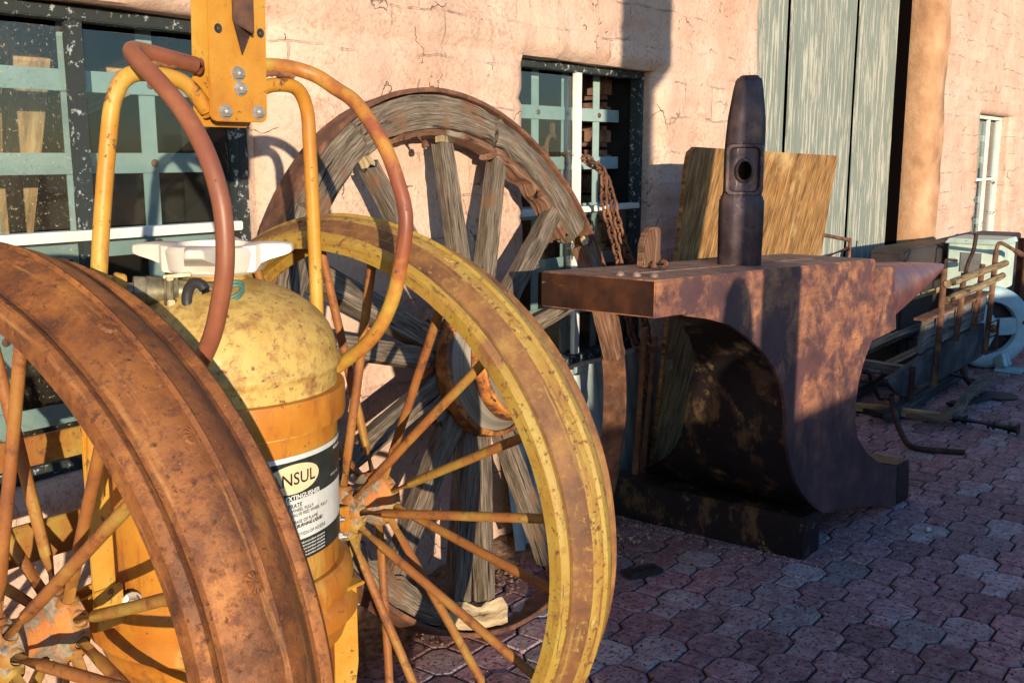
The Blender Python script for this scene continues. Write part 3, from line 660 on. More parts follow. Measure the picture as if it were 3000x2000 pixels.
def iron_wheel(base, rim_mats, spoke_mat, hub_mat, label, a_off=9):
    c0 = WC+AX*base
    e = bpy.data.objects.new('wheel', None); COL.objects.link(e); e.parent = ext; e.location = (c0+AX*.1015)-TC; e['label'] = label
    n = 160; b = MB(); m = len(RIMP)-1; PL = [0]
    for j in range(m): PL.append(PL[-1]+math.dist(RIMP[j], RIMP[j+1]))
    for q in range(n):
        d = wdir(360*q/n); b.v += [c0+AX*t+d*r for (t, r) in RIMP[:-1]]
    for q in range(n):
        q2 = (q+1) % n
        for j in range(m):
            j2 = (j+1) % m; b.cur = (1 if j in (5, 6, 7, 17, 18, 19) else (2 if j in (8, 9, 13, 14, 15, 16) else 0)) if len(rim_mats) > 1 else 0
            b.face((q*m+j, q*m+j2, q2*m+j2, q2*m+j), [(q*.0251, PL[j]), (q*.0251, PL[j+1]), (q*.0251+.0251, PL[j+1]), (q*.0251+.0251, PL[j])])
    b.build('rim', rim_mats, e, smooth=28, jitter=(.0018, 5))
    rv = MB()
    for i in range(20):
        a = a_off+18*i; d = wdir(a); t = d.cross(AX)
        t0 = .0885+rnd(-.006, .006)
        cc = c0+AX*t0+d*.6345
        # shell shaped rivet head with radial flutes
        k = len(rv.v); rv.v.append(cc+d*.0028); N_ = 28
        for (rad, hh) in ((.35, .0034), (.8, .0022), (1.0, -.002)):
            for q in range(N_):
                th = 2*PI*q/N_; fl = 1+(.035 if q % 2 else -.01)
                rv.v.append(cc+(AX*math.cos(th)+t*math.sin(th))*.0175*rad*fl+d*(hh*(1.10 if q % 2 else .88)))
        for q in range(N_):
            q2 = (q+1) % N_; rv.face((k, k+1+q, k+1+q2))
            for r_ in range(2): rv.face((k+1+r_*N_+q, k+1+(r_+1)*N_+q, k+1+(r_+1)*N_+q2, k+1+r_*N_+q2))
    rv.build_each('rivet', rim_mats[-1], e, smooth=25)
    for i in range(20):
        a = a_off+18*i; d = wdir(a); nearf = (i % 2 == 0)
        hx = .066 if nearf else .178
        p0 = c0+AX*hx+wdir(a)*.050; p1 = c0+AX*(.090 if nearf else .112)+d*.628
        s_ = MB(); P = [p0.lerp(p1, q/8)+noise.noise_vector(V(i, q, base*9))*.0012 for q in range(9)]
        s_.tube(P, [.0099]*7+[.0096, .0092], 12)
        s_.lathe([(.022, -.012), (.021, .004), (.0165, .010), (.0125, .013)], p0, p1-p0, 14)
        s_.build('spoke', spoke_mat, e, smooth=60)
    h = MB()
    pr = [(.001, .035), (.026, .035), (.028, .046), (.056, .048), (.060, .052), (.060, .080), (.054, .086), (.040, .094), (.036, .12), (.040, .150), (.054, .158), (.060, .164), (.060, .192), (.054, .197), (.028, .199), (.026, .215), (.001, .215)]
    h.lathe(pr, c0, AX, 40, wob=.05)
    h.build('hub', hub_mat, e, smooth=35, jitter=(.0025, 30))
    hb = MB()
    for q in range(6):
        d = wdir(30+60*q); hb.bolt(c0+AX*.048+d*.036, -AX, .007, .007)
    hb.build_each('hub_bolt', 'brass', e)
    return e
iron_wheel(0, ['yellow_rim', 'yellow_worn', 'yellow_mix'], 'orange', 'hub_crust', 'yellow painted iron wheel on the right')
iron_wheel(-.781, ['rust_rim'], 'orange', 'hub_crust', 'brown rusted iron wheel, the nearest thing in the photo', 5)

# tank
tv = V(-.0, -.022, 1).normalized()
def tkp(z, th, r): th = math.radians(th); return TC+V(0, 0, 0)+tv*z+V(math.cos(th), math.sin(th), 0)*r
TR = .213
dome = [(TR*math.cos(a), 1.052+.135*math.sin(a)) for a in [i*PI/2/14 for i in range(0, 13)]]
upper = [(TR, .930), (TR, 1.018), (TR+.001, 1.024), (TR+.007, 1.030), (TR+.0075, 1.038), (TR+.003, 1.044), (TR, 1.050)]+dome[1:]+[(.055, 1.184), (.052, 1.190)]
bT = TC-V(0, 0, 0)
tank = MB().lathe(upper, bT, tv, 72).build('tank', 'tank', ext, smooth=50)
MB().lathe([(TR-.001, .58), (TR-.001, .932)], bT, tv, 72).build('tank_body', 'tank_low', ext)
MB().lathe([(TR-.001, .135), (TR-.001, .58)], bT, tv, 72).lathe([(.001, .115), (.14, .118), (.19, .125), (TR-.001, .136)], bT, tv, 72).build('tank_body', 'tank_red', ext)
MB().lathe([(TR-.001, .935), (TR+.013, .936), (TR+.0145, .941), (TR+.0145, .988), (TR+.013, .993), (TR-.001, .994), (TR-.001, .935)], bT, tv, 72).build('collar', 'tank_low', ext, smooth=40)
ring1 = [(TR-.002, .655), (TR+.010, .656), (TR+.022, .645), (TR+.026, .620), (TR+.022, .600), (TR+.034, .585), (TR+.036, .560), (TR+.022, .548), (TR+.018, .535), (TR+.010, .512), (TR-.002, .510), (TR-.002, .655)]
MB().lathe(ring1, bT, tv, 72).build('cradle_band', 'tank_low', ext, smooth=40)
MB().lathe([(.052, 1.180), (.052, 1.190), (.060, 1.192), (.060, 1.199), (.040, 1.200), (.001, 1.200)], bT, tv, 40).build('neck', 'yellow', ext, smooth=40)
# handwheel: a broad round body with four tapered grips
hwp = bT+tv*1.200
hb = MB(); hb.lathe([(.001, -.004), (.076, -.004), (.083, .002), (.086, .034), (.081, .044), (.062, .046), (.056, .028), (.030, .024), (.001, .026)], hwp, tv, 48)
for th in (-50, 40, 130, 220):
    d = V(math.cos(math.radians(th)), math.sin(math.radians(th)), 0); t = V(-d.y, d.x, 0); secs = []
    for (r, hw, z0_, z1_) in ((.070, .056, -.002, .046), (.096, .050, .0, .048), (.106, .034, .014, .049), (.125, .029, .020, .049), (.150, .023, .026, .048), (.163, .019, .030, .046), (.167, .014, .033, .043)):
        r *= .84; hw *= .88; c = hwp+d*r
        secs.append([c-t*hw+UPV*z0_, c+t*hw+UPV*z0_, c+t*hw*.92+UPV*(z1_-.003), c+t*hw*.6+UPV*z1_, c-t*hw*.6+UPV*z1_, c-t*hw*.92+UPV*(z1_-.003)])
    hb.loft(secs)
hb.build('handwheel', 'wheelwhite', ext, bevel=.0012, smooth=30)
# label wrapped on the tank
def lab_patch(name, mat, zA, zB, a0, a1, off, parent, flip=False):
    secs = []
    n = 40
    for i in range(n+1):
        th = a0+(a1-a0)*i/n; secs.append([tkp(zA, th, TR+off), tkp(zB, th, TR+off)])
    b = MB(); b.loft(secs, False, False); return b.build(name, mat, parent, smooth=80)
LC = -93
lab = lab_patch('label', 'lab_white', .700, .893, LC-52, LC+52, .0008, ext)
lab_patch('label_band', 'lab_black', .8135, .884, LC-52, LC+52, .0014, lab)
lab_patch('label_band', 'lab_black', .700, .7385, LC-52, LC+52, .0014, lab)
def oval(z0_, hw, hh, off, mat, name):
    b = MB(); n = 40; k = 0; b.v.append(tkp(z0_, LC, TR+off))
    for r_ in (.5, 1.0):
        for q in range(n):
            a = 2*PI*q/n; b.v.append(tkp(z0_+hh*r_*math.sin(a), LC+math.degrees(hw*r_*math.cos(a)/TR), TR+off))
    for q in range(n):
        q2 = (q+1) % n; b.face((0, 1+q, 1+q2)); b.face((1+q, 1+n+q, 1+n+q2, 1+q2))
    return b.build(name, mat, lab, smooth=80)
oval(.852, .060, .0265, .0021, 'lab_cream', 'logo_oval')
MT['ink'] = flat('black_ink', (.015, .014, .013)); MT['inkw'] = flat('white_ink', (.72, .72, .68))
def text(txt, zc, size, mat, xoff=0, align='CENTER', bold=0, sx=1.0, off=.0027, shear=0):
    cu = bpy.data.curves.new('t', 'FONT'); cu.body = txt; cu.size = size; cu.align_x = align; cu.align_y = 'CENTER'; cu.offset = bold; cu.resolution_u = 3; cu.shear = shear
    to = bpy.data.objects.new('t', cu); COL.objects.link(to); dg = bpy.context.evaluated_depsgraph_get()
    me0 = to.evaluated_get(dg).to_mesh(); b = MB()
    bm = bmesh.new(); bm.from_mesh(me0); bmesh.ops.triangulate(bm, faces=bm.faces)
    for _ in range(1):
        ed = [e for e in bm.edges if e.calc_length() > .012]
        if ed: bmesh.ops.subdivide_edges(bm, edges=ed, cuts=1); bmesh.ops.triangulate(bm, faces=bm.faces)
    for v in bm.verts: b.v.append(tkp(zc+v.co.y, LC+math.degrees((xoff+v.co.x*sx)/TR), TR+off))
    bm.verts.index_update()
    for f in bm.faces: b.face([v.index for v in f.verts])
    bm.free(); to.evaluated_get(dg).to_mesh_clear(); bpy.data.objects.remove(to); bpy.data.curves.remove(cu)
    return b.build('lettering', mat, lab, smooth=0)
text('ANSUL', .8515, .031, 'ink', 0, bold=.0002, sx=1.0, off=.0032)
text('DRY CHEMICAL FIRE EXTINGUISHER', .8185, .0118, 'inkw', -.035, bold=.0003, sx=1.0)
text('MODEL 350', .878, .0075, 'inkw', .135, bold=.0002)
text('TESTED AT 500', .831, .0058, 'inkw', .120)
text('TO OPERATE', .8035, .0105, 'ink', -.016, bold=.0001)
for i, t_ in enumerate(['BLOW WHEEL FULLY', 'OPEN REAL TANK VALVE RED WHEEL FULLY', '', 'DIRECT AT BASE OF FLAME', 'AT SURFACE OF BURNING LIQUID', '', 'USE SIDE TO SIDE MOTION OF NOZZLE']):
    if t_: text(t_, .7945-.0082*i+(.003 if i > 2 else 0), .0082, 'ink', .004, bold=.0002 if i == 4 else 0, shear=.25 if i == 4 else 0)
for i in range(5): text('and agents made in accordance with patents', .7325-.0062*i, .0050, 'inkw', .03, bold=.0001)

# tube frame
FY = 1.505
fr = thing_f = MB()
L_ = catmull([(1.118, 1.500, 1.470), (1.075, 1.500, 1.515), (1.02, 1.500, 1.528), (.972, 1.502, 1.524), (.945, 1.505, 1.490), (.930, 1.507, 1.42), (.905, 1.510, 1.25), (.885, 1.515, 1.05), (.872, 1.52, .85)], 8)
R2 = catmull([(1.195, 1.500, 1.470), (1.225, 1.500, 1.512), (1.27, 1.502, 1.525), (1.315, 1.503, 1.520), (1.340, 1.506, 1.485), (1.346, 1.508, 1.42), (1.353, 1.512, 1.25), (1.360, 1.518, 1.05), (1.362, 1.52, .85)], 8)
MB().tube(L_, .0134, 14).build('frame_tube', 'yellow', ext, smooth=60)
MB().tube(R2, .0130, 14).build('frame_tube', 'yellow', ext, smooth=60)
hookL = [(1.10, 1.497, 1.546), (1.04, 1.497, 1.555), (.990, 1.495, 1.562), (.964, 1.480, 1.559), (.953, 1.445, 1.541), (.952, 1.395, 1.508), (.952, 1.338, 1.462), (.952, 1.296, 1.412), (.952, 1.270, 1.362), (.952, 1.257, 1.311), (.952, 1.258, 1.247), (.952, 1.272, 1.194), (.952, 1.305, 1.12), (.952, 1.37, 1.045), (.955, 1.44, .995)]
hookR = [(1.20, 1.500, 1.553), (1.255, 1.500, 1.557), (1.300, 1.492, 1.555), (1.332, 1.470, 1.543), (1.348, 1.436, 1.520), (1.352, 1.385, 1.490), (1.352, 1.322, 1.42), (1.352, 1.287, 1.352), (1.352, 1.270, 1.290), (1.352, 1.283, 1.214), (1.352, 1.312, 1.132), (1.352, 1.366, 1.062), (1.352, 1.467, .992)]
MB().tube(catmull(hookL, 7), .0140, 16).build('hose_hook', 'primer', ext, smooth=60)
MB().tube(catmull(hookR, 7), .0134, 16).build('hose_hook', 'tube_mix', ext, smooth=60)
wd = MB()
for (xa, xb) in ((1.0, 1.09), (1.215, 1.30)):
    wd.tube([V(xa+(xb-xa)*q/12, 1.495+rnd(-.001, .001), 1.543+rnd(-.002, .002)) for q in range(13)], [.004+rnd(0, .004) for q in range(13)], 8)
wd.build_each('weld_bead', 'rust', ext, smooth=60, jitter=(.002, 60))
# lifting boom: two plates with an angle rib
pl_ = MB()
def plate(b, y, x0b, x1b, x0t, x1t, zb, zt_, t):
    r = .012
    out = [(x0b+r, zb), (x1b-r, zb), (x1b-r*.3, zb+r*.3), (x1b, zb+r), (x1t, zt_), (x0t, zt_), (x0b, zb+r), (x0b+r*.3, zb+r*.3)]
    b.prism([V(x, y, z) for x, z in out], (0, t, 0))
plate(pl_, 1.472, 1.100, 1.219, 1.118, 1.236, 1.456, 2.02, .006)
pf = pl_.build('boom_plate', 'yellow', ext, bevel=.0015)
p2 = MB(); plate(p2, 1.516, 1.100, 1.219, 1.118, 1.236, 1.448, 2.02, .006); p2.build('boom_plate', 'yellow', ext, bevel=.0015)
rb = MB(); rb.prism([V(1.168, 1.472, 1.565), V(1.150, 1.471, 1.625), V(1.156, 1.471, 2.02), V(1.196, 1.471, 2.02), V(1.188, 1.471, 1.605)], (0, -.004, 0))
rb.loft([[V(1.150+.006*k, 1.470, 1.62+.40*k), V(1.172+.006*k, 1.440, 1.60+.42*k), V(1.190+.006*k, 1.470, 1.60+.42*k)] for k in (0, .5, 1)])
rb.build('boom_rib', 'rust_dark', ext, bevel=.002)
bo = MB()
for (x, z) in ((1.158, 1.536), (1.161, 1.511), (1.128, 1.472), (1.197, 1.473)): bo.bolt((x, 1.472, z), (0, -1, 0), .0092, .009)
bo.build_each('bolt', 'zinc', ext, smooth=15)
ho = MB()
for (x, z) in ((1.122, 1.607), (1.178+.032, 1.607)): ho.lathe([(.001, .0), (.0065, .0), (.0075, .0006), (.008, .0006)], (x, 1.4715, z), (0, -1, 0), 16)
ho.build_each('bolt_hole', 'black', ext)

# axle arms, cradle brackets and cross bars
ar = MB()
for (xa, xb) in ((.835, .960), (1.330, 1.470)):
    for s_ in (-1, 1):
        ar.loft([[V(xa, 1.585+s_*.02-.006, .637-.028), V(xa, 1.585+s_*.02+.006, .637-.028), V(xa, 1.585+s_*.02+.006, .637+.028), V(xa, 1.585+s_*.02-.006, .637+.028)],
                 [V(xb, 1.585+s_*.02-.006, .637-.045), V(xb, 1.585+s_*.02+.006, .637-.045), V(xb, 1.585+s_*.02+.006, .637+.040), V(xb, 1.585+s_*.02-.006, .637+.040)]] if xa < 1 else
                [[V(xb, 1.585+s_*.02-.006, .637-.028), V(xb, 1.585+s_*.02+.006, .637-.028), V(xb, 1.585+s_*.02+.006, .637+.028), V(xb, 1.585+s_*.02-.006, .637+.028)],
                 [V(xa, 1.585+s_*.02-.006, .637-.045), V(xa, 1.585+s_*.02+.006, .637-.045), V(xa, 1.585+s_*.02+.006, .637+.040), V(xa, 1.585+s_*.02-.006, .637+.040)]])
ar.tube([V(.69, 1.567, .637), V(.96, 1.582, .637)], .020, 16); ar.tube([V(1.34, 1.60, .637), V(1.66, 1.615, .637)], .020, 16)
ar.build_each('axle_arm', 'yellow', ext, bevel=.002)
br = MB()
br.prism([V(1.245, 1.375, .60), V(1.300, 1.365, .60), V(1.300, 1.365, .44), V(1.285, 1.365, .36), V(1.245, 1.375, .40)], (.004, .05, 0))
br.box((1.275, 1.385, .60), (.075, .06, .006)); br.build('bracket', 'yellow', ext, bevel=.002)
bb = MB(); bb.bolt((1.262, 1.370, .535), (0, -1, 0), .006, .006); bb.bolt((1.345, 1.475, .69), (.6, -.8, 0), .010, .014); bb.bolt((1.345, 1.470, .655), (.6, -.8, 0), .010, .014); bb.bolt((.925, 1.52, .655), (-.4, -.9, 0), .013, .016)
bb.build_each('bolt', 'zinc', ext)
fb = MB()
fb.box((.885, 1.535, .80), (.040, .008, .36)); fb.box((.888, 1.530, .655), (.05, .012, .07)); fb.build('strap', 'yellow', ext, bevel=.0015)
cbm = MB()
cbm.box((.99, 1.84, .86), (.27, .012, .055)); cbm.build('cross_bar', 'orange', ext, bevel=.002)
cb2 = MB(); cb2.box((.98, 1.83, .69), (.60, .012, .075)); cb2.beam((1.06, 1.83, .69), (1.10, 1.60, .62), .04, .01); cb2.beam((1.05, 1.84, .86), (1.11, 1.62, .90), .04, .01); cb2.build('cross_bar', 'orange', ext, bevel=.002)
# hose bracket behind the brown wheel
hk = MB()
hk.loft([[V(x-.012, y, z-.004), V(x+.012, y, z-.004), V(x+.012, y+.03, z+.004), V(x-.012, y+.03, z+.004)] for (x, y, z) in catmull([(1.02, 1.74, 1.07), (.955, 1.72, 1.065), (.925, 1.70, 1.045), (.915, 1.68, 1.01)], 5)])
hk.box((.985, 1.75, 1.095), (.12, .05, .008)); hk.bolt((.955, 1.75, 1.10), (0, 0, 1), .011, .010); hk.bolt((.955, 1.70, 1.035), (-.3, -1, 0), .010, .014)
hk.beam((1.0, 1.72, 1.06), (1.08, 1.64, 1.06), .03, .01)
hk.build('hose_bracket', 'tube_mix', ext, bevel=.002, smooth=45)
hk2 = MB(); hk2.box((.955, 1.63, .93), (.02, .008, .16)); hk2.bolt((.955, 1.625, .955), (-.4, -1, 0), .012, .010); hk2.bolt((.95, 1.625, 1.005), (-.4, -1, 0), .013, .012); hk2.beam((.955, 1.63, .93), (1.02, 1.60, .93), .03, .01); hk2.build('hose_bracket', 'primer', ext, bevel=.0015)
# valve fittings
RD = V(.808, -.589, 0); TCM = V(-.589, -.808, 0)
def PV(r, c_, z): return TC+RD*r+TCM*c_+V(0, 0, z)
vf = MB(); vx = (RD*-.96+TCM*.12+V(0, 0, .06)).normalized()
c = PV(.035, .085, 1.166)
def fit(b, p, d, segs):
    for (t0, t1, r0, r1, nn) in segs:
        dd, a, e = frame_of(d); q = lambda t, r: [p+dd*t+(a*math.cos(2*PI*i/nn)+e*math.sin(2*PI*i/nn))*r for i in range(nn)]
        b.loft([q(t0, r0), q(t1, r1)])
fit(vf, c, vx, [(0, .05, .018, .018, 12), (.045, .065, .026, .026, 6), (.065, .085, .020, .020, 14), (.085, .108, .030, .030, 6), (.108, .135, .022, .026, 14), (.135, .155, .027, .027, 6), (.155, .175, .014, .014, 12)])
fit(vf, c+vx*.095+TCM*.032+V(0, 0, .026), V(0, 0, -1), [(-.004, .004, .010, .010, 6), (.004, .040, .006, .006, 10), (.036, .048, .011, .011, 6), (.048, .054, .015, .015, 14), (.054, .070, .008, .007, 6)])
vf.beam(c+vx*.105+TCM*.032+V(0, 0, .028), c+vx*.060+TCM*.036+V(0, 0, .034), .012, .006)
vf.build('valve_fitting', 'brass', ext, bevel=.0012)
ov = MB(); fit(ov, c+vx*.165+V(0, 0, .012), vx, [(0, .02, .016, .020, 14), (.02, .035, .014, .014, 14)]); fit(ov, c+vx*.15+V(0, 0, -.022), vx, [(0, .03, .018, .018, 14)]); ov.build('valve_cap', 'yellow', ext, bevel=.002)
lk = MB()
def chain(b, pts, L, wdt, r, seg=8):
    P = [V(p) for p in pts]; D = [0]
    for i in range(1, len(P)): D.append(D[-1]+(P[i]-P[i-1]).length)
    t = 0; k = 0
    def at(t):
        for i in range(1, len(P)):
            if D[i] >= t: q = (t-D[i-1])/max(1e-9, D[i]-D[i-1]); return P[i-1].lerp(P[i], q), (P[i]-P[i-1]).normalized()
        return P[-1], (P[-1]-P[-2]).normalized()
    while t+L <= D[-1]:
        p, d = at(t+L/2); _, a, e = frame_of(d, V(.3, 1, .1)); n_ = a if k % 2 else e
        q = [p+d*((L/2-wdt/2)*(1 if math.cos(th) > 0 else -1)+wdt/2*math.cos(th))+n_*wdt/2*math.sin(th) for th in [2*PI*i/14 for i in range(14)]]
        b.tube(q, r, seg, True); t += L-r*2.6; k += 1
chain(lk, catmull([PV(-.085, .125, 1.150), PV(-.075, .135, 1.115), PV(-.055, .15, 1.088), PV(-.030, .16, 1.072), PV(-.012, .15, 1.095), PV(-.008, .14, 1.12)], 8), .016, .009, .0014, 6)
lk.build('chain', 'brass', ext)
gr_ = MB()
for dz_ in (0, -.006):
    gr_.tube([PV(.040+.019*math.cos(a), .140+.004*math.sin(a), 1.176+dz_+.013*math.sin(a)+.006*math.cos(a)) for a in [2*PI*i/28 for i in range(28)]], .0034, 8, True)
gr_.build('pull_ring', 'green', ext)
bkr = MB()
bkr.tube([PV(-.016+.017*math.cos(a), .150+.010*math.cos(a), 1.160+.031*math.sin(a)) for a in [.5+2*PI*.85*i/24 for i in range(25)]], .0088, 12)
bkr.build('seal_ring', 'black', ext, smooth=60)

# ============================================================ WAGON WHEEL
WN = V(-.0271, .9754, -.2187).normalized(); WU = WN.cross(V(0, 0, 1)).normalized(); WV = WU.cross(WN).normalized()
CC = V(2.4008, 1.9407, .8)
wag = thing('wagon_wheel', (2.4, 2.12, 0), 'huge broken wooden wagon wheel with iron tyre leaning on the pink wall', 'wagon wheel')
def wp(a, r, t): a = math.radians(a); return CC+(WU*math.cos(a)+WV*math.sin(a))*r+WN*t
ty = MB(); RO = .8196
prof = [(RO, 0), (RO, .092), (RO-.014, .092), (RO-.014, 0)]
ty.loft([[wp(360*i/180, r+.0015*noise.noise(V(i*.3, r*9, 1)), t) for r, t in prof] for i in range(180)], True, False, True)
ty.build('tyre', 'rust', wag, bevel=.0015, smooth=40)
def felly(a0, a1, mat='wood_grey', r0=.700, r1=.802, t0=.006, t1=.086, jit=.0022, erode=.012):
    b = MB(); n = max(6, int(abs(a1-a0)/1.5)); secs = []; sd_ = rnd(0, 99)
    for i in range(n+1):
        a = a0+(a1-a0)*i/n; e = erode*max(0, noise.noise(V(i*.23, sd_, 0)))*2
        ch = [(r0+e, t0+.004), (r0+(r1-r0)*.35+e*.3, t0-.001), (r0+(r1-r0)*.7, t0), (r1-.002, t0+.003+e*.6), (r1, (t0+t1)/2), (r1, t1), (r0+.01+e, t1), (r0+e, t1-.008), (r0+e*1.5, (t0+t1)/2)]
        sec = []
        for (r, t) in ch:
            p = wp(a+(rnd(-1, 1)*.9 if i in (0, n) else 0), r, t); nv = noise.noise_vector(V(a*.35, r*45, t*45)+V(sd_, 0, 0)); sec.append(p+nv*jit)
        secs.append(sec)
    b.loft(secs); return b.build('felly', mat, wag, smooth=30)
felly(196, 142); felly(141, 117.5); felly(117, 68); felly(67.3, 27, 'wood_grey'); 
# slabs of the reddish inner wood showing under the grey faces
felly(66.5, 29.5, 'wood_red', .672, .712, .020, .088, .005, .02); felly(103, 68, 'wood_red', .682, .704, .022, .086, .004, .01)
def wloc(a, b_, t): return CC+WU*a+WV*b_+WN*t
q = MB(); q.beam(wloc(.722, .300, .035), wloc(.775, .10, .035), .075, .06, WN, 12, .006, 1.0, .03); q.beam(wloc(.775, .10, .035), wloc(.800, -.128, .035), .075, .055, WN, 12, .005, .95, .01); q.build('felly', 'wood_red', wag, smooth=30)
q = MB()
for i in range(7): q.beam(wloc(.700+.010*i, .285+rnd(-.005, .005), .025+rnd(-.012, .012)), wloc(.696+.009*i+rnd(-.006, .006), .325+rnd(-.012, .010), .025+rnd(-.012, .012)), .016, .022, WN, 4, .003, .6, .012)
q.build('splinters', 'wood_pale', wag, smooth=30)
felly(-148, -118, 'wood_grey', .715, .800, .010, .080, .008, .03); felly(-117, -98, 'wood_pale', .722, .800, .012, .080, .009, .035)
felly(-170, -149, 'wood_grey')
def spoke(a, r0, r1, w0, w1, tn=None, da=0, t=.045, th=.045, mat='wood_grey', lift=0):
    b = MB(); p0 = wp(a, r0, t); p1 = wp(a+da, r1, t-lift)
    b.beam(p0, p1, th if False else w0, th, WN, 16, .0035, w1/w0, .02)
    o = b.build('spoke', mat, wag, smooth=30)
    if tn:
        q = MB(); q.beam(p1-(p1-p0).normalized()*.01, p1+(p1-p0).normalized()*tn, .036, .026, WN, 8, .003, .8, .012); q.build('tenon', 'wood_pale', o, smooth=30)
spoke(117, .14, .665, .060, .052, .040, 0); spoke(86.5, .14, .655, .062, .056, .055, 0); spoke(61, .14, .668, .064, .056, .045, 2.5)
spoke(36, .14, .700, .064, .058, None, 1.2, lift=.01); spoke(158, .14, .70, .070, .075, None, -6); spoke(171, .20, .70, .060, .060, None, -4, t=.06)
spoke(-166, .17, .72, .066, .060, None, 3); spoke(-131.5, .16, .73, .068, .060, None, -3); spoke(-111, .17, .725, .070, .068, None, -1)
spoke(-97.5, .17, .735, .058, .050, None, -4.5, mat='wood_grey'); spoke(-78, .19, .71, .058, .062, None, 2, mat='wood_grey', t=.03)
spoke(10, .15, .60, .058, .05, None, 0); spoke(-50, .15, .55, .055, .05, None, 0, t=.06)
# hub: barrel out front, banded, with its rear flange behind the spokes
HX = -WN
hubp = [(.001, .085), (.128, .085), (.134, .098), (.148, .098), (.152, .088), (.166, .062), (.184, .032), (.196, .012), (.198, -.018), (.15, -.03), (.118, -.06), (.104, -.09), (.104, -.17), (.001, -.17)]
h0 = CC-WV*.035
hb = MB().lathe(hubp, h0, HX, 64, wob=.012).build('hub', 'hubwood', wag, smooth=45)
MB().lathe([(.194, .028), (.204, .026), (.208, .022), (.208, -.020), (.205, -.024), (.194, -.024), (.194, .028)], h0, HX, 64, wob=.01).build('hub_band', 'hub_rust', wag, smooth=40)
MB().lathe([(.150, .084), (.162, .076), (.166, .080), (.160, .118), (.155, .122), (.146, .120), (.150, .084)], h0, HX, 64, wob=.01).build('hub_band', 'hub_rust', wag, smooth=40)
MB().lathe([(.102, -.112), (.116, -.112), (.118, -.116), (.118, -.158), (.115, -.162), (.102, -.162), (.102, -.112)], h0, HX, 64).build('hub_band', 'hub_rust', wag, smooth=40)
# ragged spoke roots in the hub mortises
for a in range(0, 360, 26):
    q = MB(); q.beam(wp(a+4, .10, .055)-WV*.03, wp(a+4+rnd(-2, 2), rnd(.225, .25), .055)-WV*.03, .045, .045, WN, 5, .007, .9, .03); q.build('spoke_stub', 'wood_red' if a % 52 else 'wood_grey', wag, smooth=30)
q = MB()
for (a, r) in ((98.5, .683), (47, .69), (-73, .785)):
    q.tube([wp(a, r, .02), wp(a, r-.03, .0)], .007, 8); q.bolt(wp(a, r-.028, .002), -WN*.6-WV*.3, .010, .008)
q.tube([wp(-73, .70, .02), wp(-73.5, .80, .01)], .004, 8)
q.build_each('felly_bolt', 'rust', wag)

# ============================================================ ANVIL
an = thing('anvil', (3.7, 1.5, 0), 'giant rusty steel anvil with long heel and pointed horn standing on the pavers', 'anvil')
A0 = V(3.36, 1.29, 0); AU = V(.79, -.08, 0).normalized(); ANn = V(.08, .79, 0).normalized()
def yn(x): return 1.29-.1013*(x-3.36)
# body below the face slab
Lp = [(2.60, .958), (2.708, .938), (2.827, .907), (2.93, .858), (3.012, .813), (3.098, .745), (3.16, .678), (3.196, .599), (3.211, .514), (3.222, .455), (3.244, .402), (3.270, .350), (3.299, .306), (3.338, .262), (3.384, .222), (3.44, .180), (3.498, .148)]
Rp = [(3.812, .990), (3.814, .93), (3.817, .86), (3.832, .728), (3.800, .69), (3.772, .654), (3.736, .586), (3.725, .52), (3.723, .481), (3.728, .43), (3.74, .395), (3.76, .36), (3.788, .335), (3.84, .29), (3.902, .255), (3.96, .225), (4.027, .201)]
def yf(z):
    T = [(0, 2.05), (.15, 2.04), (.196, 1.96), (.254, 1.866), (.321, 1.781), (.414, 1.717), (.502, 1.692), (.609, 1.668), (.70, 1.626), (.788, 1.595), (.859, 1.564), (.926, 1.526), (1.1, 1.50)]
    for i in range(1, len(T)):
        if z <= T[i][0]: q = (z-T[i-1][0])/(T[i][0]-T[i-1][0]); return T[i-1][1]+(T[i][1]-T[i-1][1])*q
    return T[-1][1]
bd = MB(); nn = len(Lp); near = [V(x, yn(x), z) for x, z in Lp]; nearR = [V(x, yn(x), z) for x, z in Rp]
far = [V(x+.02, yf(z), z) for x, z in Lp]; farR = [V(x-.02, yf(z), z) for x, z in Rp]
footN = [V(3.502, yn(3.502), .135), V(3.618, yn(3.618), .118), V(3.847, yn(3.847), .077), V(3.992, yn(3.992), .035), V(4.07, yn(4.07), .018), V(4.151, yn(4.151), 0), V(4.136, yn(4.134), .173)]
body_near = near+footN+nearR[::-1]
bd.cur = 0
for i in range(nn-1): bd.poly([near[i], near[i+1], nearR[i+1], nearR[i]])
bd.poly([near[-1], footN[0], footN[1], footN[2], nearR[-1]]); bd.poly([footN[2], footN[3], footN[4], footN[5], footN[6], nearR[-1]])
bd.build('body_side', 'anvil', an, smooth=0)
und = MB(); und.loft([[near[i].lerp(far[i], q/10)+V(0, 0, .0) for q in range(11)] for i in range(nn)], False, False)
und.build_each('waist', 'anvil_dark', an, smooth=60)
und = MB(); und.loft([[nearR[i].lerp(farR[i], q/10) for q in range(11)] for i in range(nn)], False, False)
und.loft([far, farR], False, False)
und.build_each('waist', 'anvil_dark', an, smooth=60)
# rim plate a hair proud of the curved sheet
ed = MB(); ed.loft([[p+V(-.004, .0, -.004), p+V(.004, -.001, .004), p+V(.004, .012, .004), p+V(-.004, .012, -.004)] for p in near]); ed.build('edge_weld', 'anvil', an, smooth=50)
